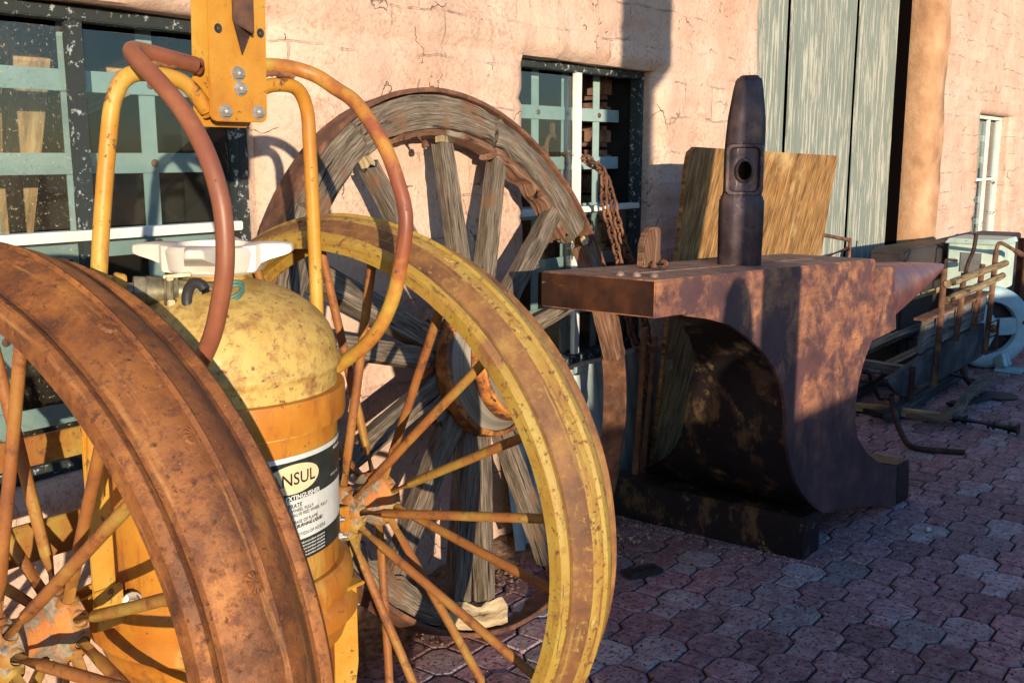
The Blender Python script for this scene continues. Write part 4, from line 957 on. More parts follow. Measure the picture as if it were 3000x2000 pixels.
# face slab (heel and table)
NL, NR = V(2.446, 1.383, 1.068), V(3.817, 1.244, 1.027); BL, BR = V(2.446, 1.765, 1.068), V(3.76, 1.568, 1.033)
def slabpt(u, v_, z=0):
    p = NL.lerp(NR, u).lerp(BL.lerp(BR, u), v_); return p+V(0, 0, z)
sl_ = MB()
def th_(u): return .105 if u < .12 else .105+.0*(u)
N_ = 24
top = [[slabpt(i/N_, j/8) for j in range(9)] for i in range(N_+1)]
sl_.cur = 1; sl_.loft(top, False, False)
bz = lambda i: -.104 if i/N_ < .14 else (-.104-.02*min(1, (i/N_-.14)*4))
bot = [[slabpt(i/N_, j/8, bz(i)) for j in range(9)] for i in range(N_+1)]
sl_.cur = 0; sl_.loft(bot, False, False)
sl_.cur = 2; sl_.loft([top[0], bot[0]], False, False); sl_.cur = 0; sl_.loft([top[N_], bot[N_]], False, False)
sl_.loft([[top[i][0] for i in range(N_+1)], [bot[i][0] for i in range(N_+1)]], False, False); sl_.loft([[top[i][8] for i in range(N_+1)], [bot[i][8] for i in range(N_+1)]], False, False)
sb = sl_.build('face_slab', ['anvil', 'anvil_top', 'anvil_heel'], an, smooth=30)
# merge seams
bm = bmesh.new(); bm.from_mesh(sb.data); bmesh.ops.remove_doubles(bm, verts=bm.verts, dist=.0006)
bmesh.ops.recalc_face_normals(bm, faces=bm.faces)
e_ = [e for e in bm.edges if len(e.link_faces) == 2 and e.calc_face_angle(0) > .6]
bmesh.ops.bevel(bm, geom=e_, offset=.004, segments=2, affect='EDGES', clamp_overlap=True); bm.to_mesh(sb.data); bm.free()
for p in sb.data.polygons: p.use_smooth = True
sb.data.set_sharp_from_angle(angle=.5)
# shoulder block and horn
sh = MB(); sh.prism([V(3.80, 1.236, .990), V(4.034, 1.240, .982), V(4.102, 1.240, .728), V(3.823, 1.236, .724)], (0, .30, 0)); sh.build('shoulder', 'anvil', an, bevel=.004)
hn = MB(); secs = []
for i in range(25):
    q = i/24; x = 4.04+(5.20-4.04)*q
    top_ = .985-.075*q-.02*q*q; hw = .135*(1-q)**.75+.018; cy = 1.385; bt = .66+(.875-.66)*q**.8 if q > 0 else .66
    bt = .70+(.865-.70)*q; hz = (top_-bt)/2; cz = (top_+bt)/2
    secs.append([V(x, cy+hw*math.cos(a), cz+hz*math.sin(a)) for a in [2*PI*k/32 for k in range(32)]])
hn.loft(secs); hn.build('horn', 'anvil_horn', an, smooth=60)
# feet
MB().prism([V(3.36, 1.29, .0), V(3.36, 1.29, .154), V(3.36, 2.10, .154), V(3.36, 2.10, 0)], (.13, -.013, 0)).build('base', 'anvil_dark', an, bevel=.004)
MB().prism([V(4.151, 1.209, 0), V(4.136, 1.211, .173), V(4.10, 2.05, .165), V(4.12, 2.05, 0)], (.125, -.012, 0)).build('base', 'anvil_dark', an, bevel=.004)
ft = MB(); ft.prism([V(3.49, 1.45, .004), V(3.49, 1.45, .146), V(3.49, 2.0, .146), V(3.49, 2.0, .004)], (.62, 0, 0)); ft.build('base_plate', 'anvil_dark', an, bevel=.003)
bl = MB()
for (x, y) in ((2.503, 1.530), (2.513, 1.482), (2.530, 1.436)): bl.sphere((x, y, 1.066), .0135, 16)
bl.build_each('ball', 'anvil_top', an, smooth=80)
hh_ = MB(); hh_.box((2.754, 1.544, 1.0605), (.03, .03, .004)); hh_.build('hardy_hole', 'black', an)
ln = MB(); ln.beam((2.60, 1.525, 1.0645), (3.62, 1.405, 1.0335), .005, .004, segs=30, jit=.0015); ln.build('weld_seam', 'wood_pale' if False else 'anvil_top', an)

# hammer head standing on the anvil
HB = V(3.165, 1.478, 0)
ham = MB(); hu = V(.95, -.31, 0).normalized(); hv = V(.31, .95, 0)
hu = V(.607, -.795, 0); hv = V(.795, .607, 0)
rot = math.radians(-12); hu, hv = hu*math.cos(rot)+hv*math.sin(rot), hv*math.cos(rot)-hu*math.sin(rot)
prof = [(1.040, .067, .056), (1.055, .070, .060), (1.20, .071, .062), (1.262, .070, .062), (1.272, .062, .056), (1.285, .059, .054), (1.335, .060, .052), (1.40, .062, .052), (1.44, .062, .052), (1.48, .061, .052), (1.52, .058, .051), (1.56, .053, .049), (1.60, .047, .045), (1.632, .041, .040), (1.645, .034, .034), (1.650, .022, .022)]
zo = [0]*len(prof); secs = []
for (z, a, b_) in prof:
    sec = []; ch = .32 if z < 1.27 or z > 1.42 else .22; cx_ = .010*((z-1.27)/.38) if z > 1.27 else 0
    for (i, j) in ((-1, -1+ch), (-1+ch, -1), (-.3, -1.02), (.3, -1.02), (1-ch, -1), (1, -1+ch), (1.02, 0), (1, 1-ch), (1-ch, 1), (0, 1.02), (-1+ch, 1), (-1, 1-ch), (-1.02, 0)):
        sec.append(HB+hu*(a*i+cx_)+hv*(b_*j)+V(0, 0, z))
    secs.append(sec)
ham.loft(secs)
hm = thing('hammer_head', (3.165, 1.478, 1.05), 'dark forged hammer head with eye hole standing on end on top of the anvil', 'hammer')
ho_ = ham.build('head', 'hammer', hm, bevel=.006, smooth=50, jitter=(.002, 12))
# recessed cheek panel with a collared eye
F0 = HB-hv*.0535+V(0, 0, 1.355)+hu*.006
pn = MB(); rr = lambda w_, h_, d_, r_=.018: [F0+hu*(sx*(w_-r_)+r_*math.cos(a))+V(0, 0, sz*(h_-r_)+r_*math.sin(a))+hv*d_ for (sx, sz, a) in [(1, 1, k*PI/8) for k in range(5)]+[(-1, 1, PI/2+k*PI/8) for k in range(5)]+[(-1, -1, PI+k*PI/8) for k in range(5)]+[(1, -1, 1.5*PI+k*PI/8) for k in range(5)]]
pn.loft([rr(.060, .082, .004), rr(.057, .079, -.008), rr(.049, .071, -.008), rr(.045, .067, -.001)], True, False); pn.build('cheek_frame', 'hammer', hm, smooth=40)
ey = MB(); el = lambda k1, d_: [F0+V(0, 0, -.004)+hu*(.024*k1*math.cos(a))+V(0, 0, .033*k1*math.sin(a))+hv*d_ for a in [2*PI*i/28 for i in range(28)]]
ey.loft([el(1.22, .002), el(1.15, -.010), el(1.0, -.012), el(.88, -.008), el(.84, .0)], True, False); ey.build('eye_collar', 'hammer', hm, smooth=50)
ey2 = MB(); ey2.poly(el(.86, -.0035)); ey2.build('eye_shade', 'void', hm)  # flat black disc stands in for the shade inside the eye

# ============================================================ PLYWOOD, BARS, CHAIN
def pwy(z): return 2.14-.23*z
def pxl(z): return 3.432+(1.431-z)*.243
def pxr(z): return 4.942+(1.397-z)*.29
fro = []
for k in range(17):
    q = k/16; row = []
    for i in range(37):
        t = i/36; z = .02+(1.431-.034*t-.02)*q; row.append(V(pxl(z)*(1-t)+pxr(z)*t+.003*noise.noise(V(i*.5, z*9, 0)), pwy(z)+.006*noise.noise(V(t*3, z*2, 0)), z))
    fro.append(row)
fro[16][0].z -= .02; fro[15][0].x -= .008
bk = [[p+V(0, .016, 0) for p in r] for r in fro]
pw = MB(); 
def grid_uv(b, G, flipuv=False):
    k = len(b.v); n0, n1 = len(G), len(G[0])
    for r in G: b.v += r
    for i in range(n0-1):
        for j in range(n1-1):
            ids = (k+i*n1+j, k+i*n1+j+1, k+(i+1)*n1+j+1, k+(i+1)*n1+j)
            b.face(ids, [(b.v[q].z-.28*b.v[q].x, b.v[q].x) for q in ids])
grid_uv(pw, fro); grid_uv(pw, bk)
for strip in ([[fro[i][0] for i in range(17)], [bk[i][0] for i in range(17)]], [[fro[i][36] for i in range(17)], [bk[i][36] for i in range(17)]], [fro[16], bk[16]], [fro[0], bk[0]]): pw.loft(strip, False, False)
o = pw.build('plywood_sheet', 'plywood', None, smooth=30); tag(o, 'slanting golden brown plywood sheet behind the anvil, before the plank door', 'plywood')
# its left part takes the cast shadow of the post
# iron bars with chain and padlock
b = MB(); b.tube([V(3.447, 2.02, .156), V(3.464, 2.0, .742)], .0135, 10)
tag(b.build('iron_bar', 'rust'), 'left one of two upright rusty iron bars seen under the anvil heel', 'iron bar', 'rusty bars standing by the plywood')
b = MB(); b.tube([V(3.488, 2.01, .156), V(3.545, 2.0, .697)], .0125, 10)
tag(b.build('iron_bar', 'rust'), 'right one of two upright rusty iron bars under the anvil heel, beside the padlock', 'iron bar', 'rusty bars standing by the plywood')
lk = thing('padlock', (3.60, 1.965, .57), 'small brass padlock hanging on a rusty chain loop round the iron bars under the anvil', 'padlock')
b = MB(); b.box((3.602, 1.965, .580), (.034, .016, .038)); b.build('case', 'brass', lk, bevel=.003)
b = MB(); b.tube(catmull([(3.592, 1.965, .598), (3.592, 1.965, .622), (3.602, 1.965, .632), (3.612, 1.965, .622), (3.612, 1.965, .598)], 5), .0035, 8); b.build('shackle', 'rust', lk)
b = MB(); chain(b, catmull([(3.462, 1.985, .680), (3.50, 1.972, .655), (3.56, 1.968, .66), (3.605, 1.968, .635)], 6), .036, .022, .0042)
tag(b.build('chain_loop', 'rust'), 'short rusty chain loop tying the two iron bars under the anvil', 'chain')
b = MB()
chain(b, catmull([(3.535, 2.44, 1.395), (3.54, 2.415, 1.405), (3.53, 2.30, 1.375), (3.50, 2.225, 1.33), (3.495, 2.215, 1.22), (3.53, 2.20, 1.10), (3.575, 2.19, .98), (3.62, 2.18, .80), (3.66, 2.17, .66), (3.67, 2.12, .55), (3.66, 2.11, .3), (3.65, 2.1, .02)], 6), .050, .029, .0056)
o1 = b.build('chain', 'rust'); tag(o1, 'left strand of rusty chain hanging out of the small window', 'chain', 'rusty chains hanging from the window bars')
b = MB()
chain(b, catmull([(3.555, 2.44, 1.39), (3.56, 2.41, 1.40), (3.57, 2.28, 1.34), (3.55, 2.215, 1.24), (3.575, 2.205, 1.15), (3.64, 2.195, 1.02), (3.70, 2.19, .93), (3.76, 2.18, .75), (3.80, 2.17, .55), (3.80, 2.16, .02)], 6), .050, .029, .0056)
o2 = b.build('chain', 'rust'); tag(o2, 'right strand of rusty chain hanging out of the small window, mostly in shade', 'chain', 'rusty chains hanging from the window bars')
# round topped board and small bolts on the anvil
b = MB(); b.prism([V(2.752, 1.60, 1.062), V(2.756, 1.60, 1.13), V(2.772, 1.60, 1.162), V(2.800, 1.60, 1.180), V(2.848, 1.60, 1.182), V(2.858, 1.60, 1.172), V(2.862, 1.60, 1.060)], (.008, .030, 0))
tag(b.build('wooden_wedge', 'wood_red', None, bevel=.004), 'round topped reddish wooden wedge standing on the back edge of the anvil top', 'wedge')
b = MB(); b.bolt((2.79, 1.585, 1.060), (0, .1, 1), .010, .012); b.tube([V(2.79-.01, 1.585+.012, 1.069), V(2.79+.045, 1.585-.005, 1.069)], .006, 8); b.bolt((2.79+.05, 1.585-.007, 1.069), (1, -.2, 0), .010, .010)
tag(b.build('loose_bolt', 'rust'), 'small rusty bolt lying on the back edge of the anvil top', 'bolt')

# corrugated sheets against the wall
def corr(name, label, x0, x1, z0, z1, y, tilt, slant=0):
    b = MB(); n = int((x1-x0)/.012)
    G_ = []
    for j in range(9):
        z = z0+(z1-z0)*j/8
        G_.append([V(x0+(x1-x0)*i/n+slant*(z-z0), y-tilt*(1-j/8)-.010*math.sin(2*PI*(x0+(x1-x0)*i/n)/.076)+.004*noise.noise(V(i*.05, z*3, 0)), z) for i in range(n+1)])
    b.loft(G_, False, False); b.loft([[p+V(0, .0015, 0) for p in r] for r in G_], False, False)
    return tag(b.build(name, 'corr', None, smooth=60), label, 'metal sheet', 'corrugated metal sheets against the wall')
corr('corrugated_sheet', 'pale corrugated metal sheet under the small window, right of the wagon wheel', 3.33, 4.25, .01, .575, 2.235, .05, -.1)
corr('corrugated_sheet', 'bluish corrugated metal sheet behind the lower spokes of the wagon wheel', 2.80, 3.34, .01, .555, 2.215, .10, .05)

# ============================================================ OLD WAGON BODY (right, beyond the anvil)
SY = 1.55
sl = thing('hay_sled', (6.1, 1.7, 0), 'old wooden hay sled with worn side board, iron stakes and two round rails', 'sled')
def bd_(name, pts, y, t, mat, seg=14):
    # plank in the plane y, given as lower and upper edge polylines
    lo, hi = pts; b = MB()
    def samp(P, q):
        L = [0]; 
        for i in range(1, len(P)): L.append(L[-1]+math.dist(P[i], P[i-1]))
        t_ = q*L[-1]
        for i in range(1, len(P)):
            if L[i] >= t_-1e-9: r = (t_-L[i-1])/max(1e-9, L[i]-L[i-1]); return (P[i-1][0]+(P[i][0]-P[i-1][0])*r, P[i-1][1]+(P[i][1]-P[i-1][1])*r)
        return P[-1]
    secs = []
    for i in range(seg+1):
        a = samp(lo, i/seg); c = samp(hi, i/seg); j = .006*noise.noise(V(i*.7, y*9, 0)); k = .004*noise.noise(V(i*.9, 5, y))
        secs.append([V(a[0], y, a[1]+k), V(c[0], y+j*.4, c[1]+j), V(c[0], y+t, c[1]+j), V(a[0], y+t, a[1]+k)])
    b.loft(secs); return b.build(name, mat, sl, bevel=.003, smooth=30)
bd_('side_board', ([(5.06, .305), (5.20, .225), (5.40, .165), (6.92, .150)], [(5.05, .325), (5.36, .335), (5.64, .36), (6.92, .365)]), SY, .028, 'wood_dark')
bd_('side_board', ([(5.60, .368), (6.94, .372)], [(5.68, .540), (6.97, .540)]), SY+.012, .026, 'wood_board')
b = MB(); b.beam((5.60, SY+.02, .548), (6.98, SY+.02, .552), .07, .014, segs=16, jit=.003); b.build('iron_edge', 'rust', sl, smooth=40)
for (xt, zt, xb, zb) in ((5.835, .80, 5.80, .16), (6.25, .74, 6.18, .355), (6.665, .755, 6.56, .37), (6.975, .80, 6.90, .165)):
    b = MB(); b.tube([V(xb, SY-.018, zb), V((xt+xb)/2+.004, SY-.020, (zt+zb)/2), V(xt, SY-.018, zt)], .017, 10); b.bolt((xt-.004, SY-.035, .72), (0, -1, 0), .012, .012); b.build('stake', 'rust', sl, smooth=50)
for z, za, xa, xb in ((.722, .724, 5.81, 7.14), (.632, .648, 5.83, 7.09)):
    b = MB(); b.tube([V(xa+(xb-xa)*i/14, SY-.045+.004*noise.noise(V(i, z*9, 0)), z+(za-z)*i/14+.008*noise.noise(V(i*.6, z*7, 3))) for i in range(15)], [.021+.003*noise.noise(V(i, 2, z)) for i in range(15)], 10); b.build('rail', 'rail', sl, smooth=60)
b = MB(); b.tube(catmull([(5.838, SY-.02, .79), (5.835, SY-.02, .835), (5.87, SY-.02, .845), (6.02, SY-.03, .83)], 5), .008, 8); b.build('stake_hook', 'rust_dark', sl)
b = MB(); b.tube(catmull([(6.975, SY-.02, .77), (6.975, SY-.02, .83), (7.03, SY-.03, .86), (7.22, SY-.06, .81), (7.42, SY-.08, .76)], 5), [.012]*17+[.018]*4, 8); b.build('stake_hook', 'rust', sl)
b = MB(); b.tube(catmull([(6.23, SY-.03, .74), (6.28, SY-.03, .80), (6.37, SY-.03, .86), (6.40, SY-.03, .93), (6.405, SY-.03, .955)], 5), [.012]*18+[.017]*3, 8); b.build('lever', 'rust_dark', sl)
b = MB(); b.tube([V(5.40, SY-.015, .335), V(5.385, SY-.015, .15)], .014, 6); b.tube(catmull([(5.40, SY-.015, .215), (5.60, SY-.03, .205), (5.62, SY-.03, .19)], 5), .010, 8); b.build('iron_strap', 'rust_dark', sl)
b = MB(); ring(b, (6.98, SY-.02, .29), .001, .001, 4)
b = MB(); b.tube([V(6.94, SY-.02, .36), V(7.14, SY-.03, .36), V(7.14, SY-.03, .16), V(6.93, SY-.02, .17)], .009, 8); b.tube([V(6.94, SY-.02, .265), V(7.14, SY-.03, .265)], .009, 8); b.build('step_iron', 'rust_dark', sl)
b = MB(); b.tube(catmull([(5.28, 1.60, .20), (5.22, 1.56, .12), (5.10, 1.48, .045), (5.02, 1.40, .014), (5.05, 1.27, .012), (5.08, 1.18, .014)], 7), .014, 10); b.build('runner_iron', 'rust_dark', sl, smooth=60)
b = MB(); b.tube(catmull([(6.50, SY+.02, .18), (6.52, SY, .09), (6.62, SY-.03, .012)], 6), .018, 8); b.tube([V(6.16, SY+.02, .17), V(6.76, SY-.02, .02)], .016, 8); b.build_each('leg', 'rust_dark', sl)
for (y, z, x0, x1) in ((1.95, .30, 5.75, 7.0), (2.05, .28, 5.8, 7.0), (1.82, .22, 5.65, 6.9), (1.70, .20, 5.6, 6.9)):
    b = MB(); b.beam((x0, y, z), (x1, y, z), .075, .025, segs=14, jit=.003); b.build('deck_slat', 'wood_board', sl, smooth=30)
b = MB(); b.beam((5.72, 1.60, .24), (5.72, 2.12, .26), .06, .05, segs=8, jit=.003); b.beam((6.8, 1.60, .24), (6.8, 2.12, .26), .06, .05, segs=8, jit=.003); b.build_each('cross_beam', 'wood_board', sl)
for yy in (1.66, 2.0):
    b = MB(); b.beam((5.45, yy, .045), (6.95, yy, .045), .05, .06, segs=8, jit=.003)
    b.beam((5.72, yy, .06), (5.72, yy, .225), .045, .045, V(1, 0, 0)); b.beam((6.8, yy, .06), (6.8, yy, .225), .045, .045, V(1, 0, 0)); b.build('runner', 'wood_dark', sl)
b = MB(); b.tube(catmull([(5.26, 1.75, .31), (5.36, 1.75, .285), (5.44, 1.75, .20), (5.57, 1.75, .10)], 6), .010, 8); b.tube(catmull([(5.20, 1.8, .24), (5.26, 1.8, .22), (5.36, 1.8, .12)], 5), .010, 8)
b.tube([V(5.26, 1.75, .30), V(5.72, 1.72, .21)], .009, 8); b.tube([V(5.27, 1.75, .25), V(5.62, 1.72, .18)], .009, 8); b.tube([V(5.57, 1.75, .10), V(5.60, 1.70, .10)], .01, 8); b.build('step_iron', 'rust_dark', sl)
# loose things on the ground in front
b = MB(); b.loft([[V(p.x, p.y-.028, p.z-.012), V(p.x, p.y+.028, p.z-.012), V(p.x, p.y+.024, p.z+.014), V(p.x, p.y-.024, p.z+.014)] for p in catmull([(5.50, 1.56, .05), (5.53, 1.44, .05), (5.66, 1.385, .06), (5.95, 1.40, .085), (6.27, 1.42, .10), (6.57, 1.42, .105)], 6)])
o = b.build('bent_shaft', 'wood_grey', None, bevel=.005, smooth=40); tag(o, 'short bent grey wooden shaft lying in front of the hay sled', 'shaft')
b = MB(); b.beam((5.60, 1.98, .03), (5.62, 1.44, .04), .045, .04, segs=12, jit=.003); tag(b.build('wooden_pole', 'wood_tan', None, smooth=30), 'yellowish wooden pole on the pavers, running out from under the hay sled', 'pole')
b = MB(); P = [V(5.62, 1.40, .045), V(5.60, 1.07, .035)]; b.tube(P, .020, 12); b.tube([V(5.618, 1.37, .044), V(5.614, 1.31, .042)], .030, 12); b.tube([V(5.607, 1.20, .038), V(5.605, 1.17, .038)], .028, 12); b.tube([V(5.603, 1.10, .036), V(5.60, 1.055, .036)], .034, 8)
tag(b.build('iron_pipe', 'steel_dark', None, smooth=50), 'dark iron pipe with flanged end lying on the pavers beside the pole', 'pipe')
b = MB(); b.lathe([(.001, .0), (.10, .0), (.105, .006), (.10, .012), (.001, .014)], (6.47, 1.34, .002), (0, 0, 1), 32); b.beam((6.36, 1.38, .012), (6.05, 1.50, .012), .06, .014)
tag(b.build('round_iron_plate', 'steel_dark', None, smooth=40), 'flat round iron plate with a handle lying on the pavers', 'iron plate')
b = MB(); b.beam((5.64, 1.90, .02), (5.54, 1.69, .02), .05, .03, segs=5, jit=.002); tag(b.build('black_block', 'wood_dark'), 'short black board end on the ground under the front of the hay sled', 'board')
# dark bin along the wall, its dark mass also standing in for wall shade
tr = thing('steel_bin', (7.3, 2.1, 0), 'long dark steel bin behind the hay sled, partly standing for shade on the wall', 'bin')
b = MB(); b.prism([V(6.62, 1.98, .03), V(6.62, 1.98, .80), V(6.70, 1.98, .825), V(7.86, 1.98, .80), V(7.96, 1.98, .77), V(8.0, 1.98, .70), V(8.0, 1.98, .03)], (0, .22, 0)); b.build('body', 'steel_dark', tr, bevel=.012)
b = MB(); b.beam((6.80, 1.966, .505), (7.98, 1.966, .49), .02, .035, segs=10, jit=.002); b.build('rubbing_strip', 'rail', tr)
b = MB(); b.box((7.3, 1.97, .02), (1.3, .06, .04)); b.build('skid', 'steel_dark', tr)
# bent rod behind the anvil
b = MB(); b.tube(catmull([(5.20, 2.0, 0.0), (5.22, 2.0, .5), (5.24, 2.0, .97), (5.28, 2.0, .99), (5.56, 2.0, .955), (5.66, 2.0, .94), (5.685, 2.0, .90), (5.66, 2.0, .5), (5.62, 2.0, 0.0)], 6), .010, 8)
b.tube([V(5.30, 2.0, .875), V(5.66, 2.0, .895)], .012, 8)
tag(b.build('bent_rod_frame', 'rust', None, smooth=50), 'thin bent rusty rod frame above the back of the anvil, before the door', 'rod frame')
# machine with cabinet
mc = thing('belt_machine', (7.4, 1.65, 0), 'old pale aqua machine, square cabinet on top of a round spoked housing', 'machine')
b = MB(); b.box((7.62, 1.765, .66), (.40, .34, .31)); b.build('cabinet', 'aqua', mc, bevel=.008)
b = MB(); b.prism([V(7.40, 1.58, .815), V(7.40, 1.955, .815), V(7.44, 1.94, .845), V(7.44, 1.60, .845)], (.42, 0, 0)); b.build('lid', 'aqua', mc, bevel=.004)
b = MB(); b.box((7.415, 1.78, .69), (.006, .13, .13)); b.build('plate', 'zinc', mc)
# round housing
hc = V(7.32, 1.60, .275); hx = V(-.78, -.62, 0).normalized(); hr = V(.62, -.78, 0)
dw = MB(); Rr = .255
dw.lathe([(Rr, -.10), (Rr+.02, -.10), (Rr+.02, -.02), (Rr+.012, .0), (Rr-.02, .012), (Rr-.08, .004), (Rr-.088, -.03), (Rr-.02, -.05), (Rr, -.10)], hc, hx, 56, ref=hr)
dw.build('housing_rim', 'bluehouse', mc, smooth=50)
dw = MB()
for a in (0, 120, 240):
    th = math.radians(a+4); e = hr*math.cos(th)+V(0, 0, 1)*math.sin(th); dw.beam(hc+e*.02-hx*.02, hc+e*.20-hx*.02, .115, .035, hx, 4)
dw.lathe([(.001, .03), (.035, .03), (.06, .01), (.07, -.03), (.001, -.03)], hc, hx, 28); dw.build('housing_spokes', 'bluehouse', mc, bevel=.008)
b = MB(); b.lathe([(.001, -.1), (.24, -.1), (.24, -.08), (.001, -.08)], hc, hx, 40); b.build('back_plate', 'steel_dark', mc)
b = MB(); b.bolt(hc+hx*.03, hx, .022, .02)
for a in (10, 190): th = math.radians(a); b.bolt(hc+hx*.0+(hr*math.cos(th)+V(0, 0, 1)*math.sin(th))*.22, hx, .014, .02)
b.build_each('bolt', 'rust', mc)
b = MB(); b.box((7.30, 1.46, .012), (.14, .16, .022)); b.beam((7.27, 1.50, .02), (7.30, 1.53, .10), .03, .10); b.beam((7.34, 1.50, .02), (7.36, 1.53, .10), .03, .10); b.box((7.5, 1.75, .25), (.10, .14, .50)); b.build_each('foot', 'bluehouse', mc, bevel=.004)
# red iron radiator at the right edge
rd = thing('iron_radiator', (8.45, 1.45, 0), 'red brown cast iron radiator at the right edge, beyond the aqua machine', 'radiator')
for i in range(4):
    b = MB(); y = 1.60-.075*i
    b.tube(catmull([(8.30, y, .14), (8.26, y, .5), (8.28, y, .79), (8.33, y, .83), (8.44, y, .83), (8.50, y, .79), (8.50, y, .5), (8.48, y, .14)], 5), .034, 10)
    b.beam((8.38, y, .12), (8.38, y, .80), .18, .030, V(1, 0, 0)); b.build('column', 'rust', rd, smooth=50)
b = MB(); b.tube([V(8.38, 1.62, .72), V(8.38, 1.35, .72)], .03, 10); b.tube([V(8.38, 1.62, .20), V(8.38, 1.35, .20)], .03, 10); b.build_each('header', 'rust', rd)
b = MB(); b.box((8.38, 1.60, .07), (.2, .03, .14)); b.box((8.38, 1.375, .07), (.2, .03, .14)); b.build_each('foot', 'rust', rd)
dk = thing('dark_filler', (9.0, 2.0, 0), 'made-up dark cabinet filling the dark area between the aqua machine and the radiator', 'cabinet')  # made-up dark box, put in to darken the wall behind
b = MB(); b.box((8.75, 2.02, .40), (1.1, .32, .76)); b.build('body', 'steel_dark', dk, bevel=.01)
b = MB(); b.box((8.75, 2.02, .01), (1.0, .28, .02)); b.build('plinth', 'steel_dark', dk)

# ============================================================ LITTER AND DIRT
b = MB()
def heap(b, x0, x1, y0, y1, h, nx, ny, seed):
    G_ = [[V(x0+(x1-x0)*i/nx, y0+(y1-y0)*j/ny, -.008+h*max(0, (1-abs(2*i/nx-1)**4))*((j/ny)**1.2)*(1+.7*noise.noise(V(i*.35, j*.35, seed)))+.006*noise.noise(V(i*1.3, j*1.3, seed))*(j > 0)) for j in range(ny+1)] for i in range(nx+1)]
    b.loft(G_, False, False)
heap(b, 1.9, 3.4, 2.0, 2.28, .045, 90, 20, 1.5); heap(b, 3.1, 3.5, 1.75, 2.25, .02, 30, 30, 4.5)
heap(b, 1.5, 2.4, 1.84, 2.3, .028, 60, 30, 8.5)
o = b.build('dirt_drift', 'dirt', None, smooth=60); o['kind'] = 'stuff'
def debris(name, label_kind, n, zone, size, mat, seed, flatk=.5):
    random.seed(seed); b = MB()
    for _ in range(n):
        x, y = zone(); r = size*rnd(.4, 1.3); k = len(b.v); a0 = rnd(0, 6)
        m = 5; c = V(x, y, .002)
        b.v += [c+V(math.cos(a0+2*PI*q/m)*r*rnd(.6, 1.2), math.sin(a0+2*PI*q/m)*r*rnd(.6, 1.2), 0) for q in range(m)]; b.v.append(c+V(0, 0, r*flatk))
        for q in range(m): b.face((k+q, k+(q+1) % m, k+m))
    o = b.build(name, mat, None, smooth=0); o['kind'] = 'stuff'; return o
def near_anvil():
    u = random.random(); return (3.36-abs(random.gauss(0, .10))-.0, 1.25+u*.9) if random.random() < .6 else (rnd(2.7, 4.4), 1.15+random.gauss(0, .12)+.0)
def wallfoot(): return (rnd(1.6, 3.4), 2.2-abs(random.gauss(0, .14)))
def anywhere(): return (rnd(1.5, 8), rnd(.2, 2.1))
debris('grit', '', 420, near_anvil, .0035, 'lab_white', 3); debris('pebbles', '', 900, wallfoot, .007, 'dirt', 4, .8); debris('crumbs', '', 700, anywhere, .0032, 'wood_pale', 5)
# dry leaves by the anvil base
random.seed(11); b = MB()
for _ in range(46):
    x, y = 3.05+random.gauss(0, .09), 1.86+random.gauss(0, .06); a = rnd(0, 6.28); L = rnd(.012, .030); d = V(math.cos(a), math.sin(a), rnd(-.1, .4)); t = V(-d.y, d.x, 0)*L*.28
    b.loft([[V(x, y, .006)+d*L*q+t*math.sin(PI*max(.06, min(.94, q)))+V(0, 0, .008*math.sin(q*3)), V(x, y, .006)+d*L*q-t*math.sin(PI*max(.06, min(.94, q)))+V(0, 0, .010*math.sin(q*3))] for q in (0, .3, .6, 1)], False, False)
o = b.build('dry_leaves', 'wood_pale', None); o['kind'] = 'stuff'
random.seed(21)
ig = MB()
gA, gB = V(2.845, 1.68, .012), V(2.965, 1.622, .012)
gd = (gB-gA).normalized(); gt = V(-gd.y, gd.x, 0)
ig.beam(gA, gB, .012, .014); ig.beam(gA+gt*.05, gB+gt*.045, .012, .012)
for i in range(11): q = i/10; ig.beam(gA.lerp(gB, q), gA.lerp(gB, min(1, max(0, q+rnd(-.04, .04))))+gt*.047, .008, .008)
tag(ig.build('iron_grating', 'steel_dark'), 'small black iron grating strip lying on the pavers beside the yellow wheel', 'grating')
b = MB(); b.beam((2.46, 1.96, .012), (2.475, 1.975, .012), .016, .006); tag(b.build('paper_scrap', 'lab_white'), 'tiny white scrap of paper lying on the ground behind the wagon wheel spokes', 'paper')
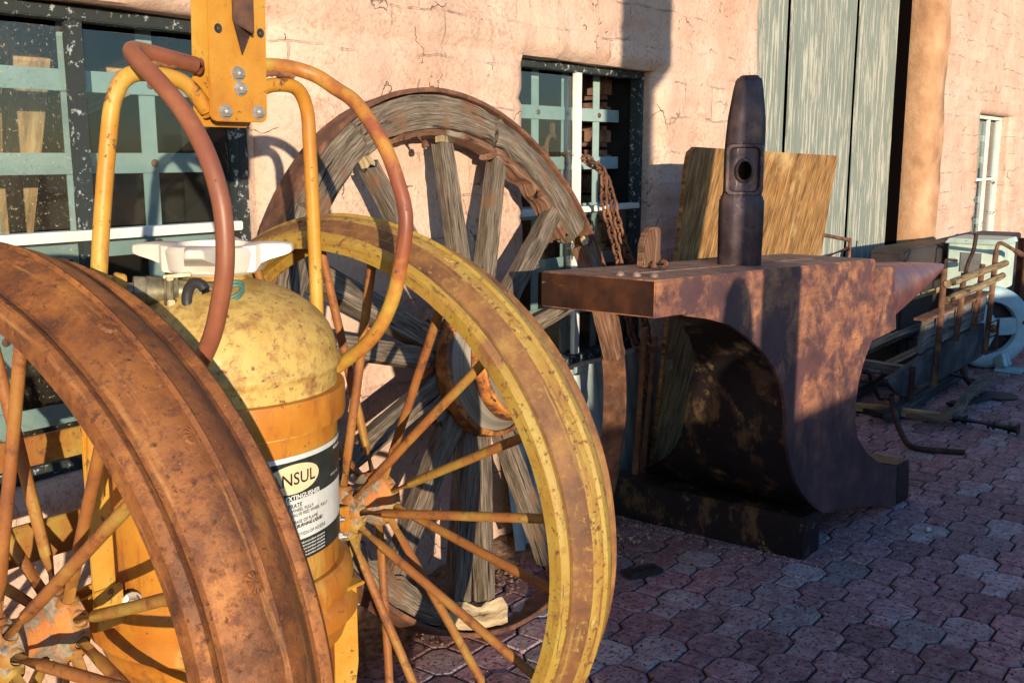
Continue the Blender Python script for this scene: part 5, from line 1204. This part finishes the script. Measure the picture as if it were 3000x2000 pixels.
b = MB(); b.sphere((3.93, 1.02, .008), .012, 10, (1.3, 1, .7)); tag(b.build('stone', 'wheelwhite', None, smooth=80, jitter=(.002, 60)), 'small pale stone on the pavers in front of the anvil foot', 'stone')

# ============================================================ ACROSS THE YARD (added outside the frame to throw the long evening shade)
def shx(x, y, Y): return x-SUN_T*(y-Y)
DROP = math.tan(SUN_EL)/math.cos(az)
YO = -3.0
yw = thing('shade_wall', (5, YO, 0), 'low pink adobe wall added out of view to throw the long shade', 'wall')  # unseen wall added so its top shades the ground and anvil foot
x0 = -1.08; b = MB(); secs = []
for i in range(64):
    x = x0+i*.25; h = 1.15+.02*noise.noise(V(x, 1, 0)); 
    secs.append([V(x, YO-.25, -.01), V(x, YO, -.01), V(x, YO, h-.03), V(x, YO-.05, h), V(x, YO-.2, h), V(x, YO-.25, h-.03)])
b.loft(secs); b.build('wall_body', 'adobe', yw, smooth=40)
YP = -.85
xp = shx(3.135, 1.31, YP)
ps = thing('shadow_post', (xp, YP, 0), 'tall square timber post, out of view, shaped to throw the upright shadow band', 'post')  # unseen post placed on the sun ray for its shadow on the anvil
b = MB(); b.box((xp, YP, 1.5), (.222, .06, 3.0)); b.build('shaft', 'wood_tan', ps)
zb = 1.72+(YW-YP)*DROP
b = MB(); b.prism([V(xp-.111, YP-.04, zb), V(xp+.111, YP-.04, zb-.03), V(xp+.20, YP-.04, zb+.05), V(xp+.20, YP-.04, zb+.7), V(xp-.15, YP-.04, zb+.7), V(xp-.15, YP-.04, zb+.05)], (0, .08, 0)); b.build('bolster', 'wood_tan', ps)  # head widened so the shadow broadens high on the wall
xq = shx(2.875, 1.34, YP-.05)
hq = 1.04+(1.34-YP+.05)*DROP
b = MB(); pr = [(.082, 0), (.082, hq-.26), (.078, hq-.14), (.060, hq-.05), (.028, hq-.005), (.001, hq)]; b.lathe(pr, (xq, YP-.05, 0), (0, 0, 1), 20)
tag(b.build('shadow_bollard', 'wood_tan', None, smooth=50), 'round topped timber bollard added out of view to throw a rounded shadow', 'bollard')  # unseen, added for the rounded shadow on the anvil side
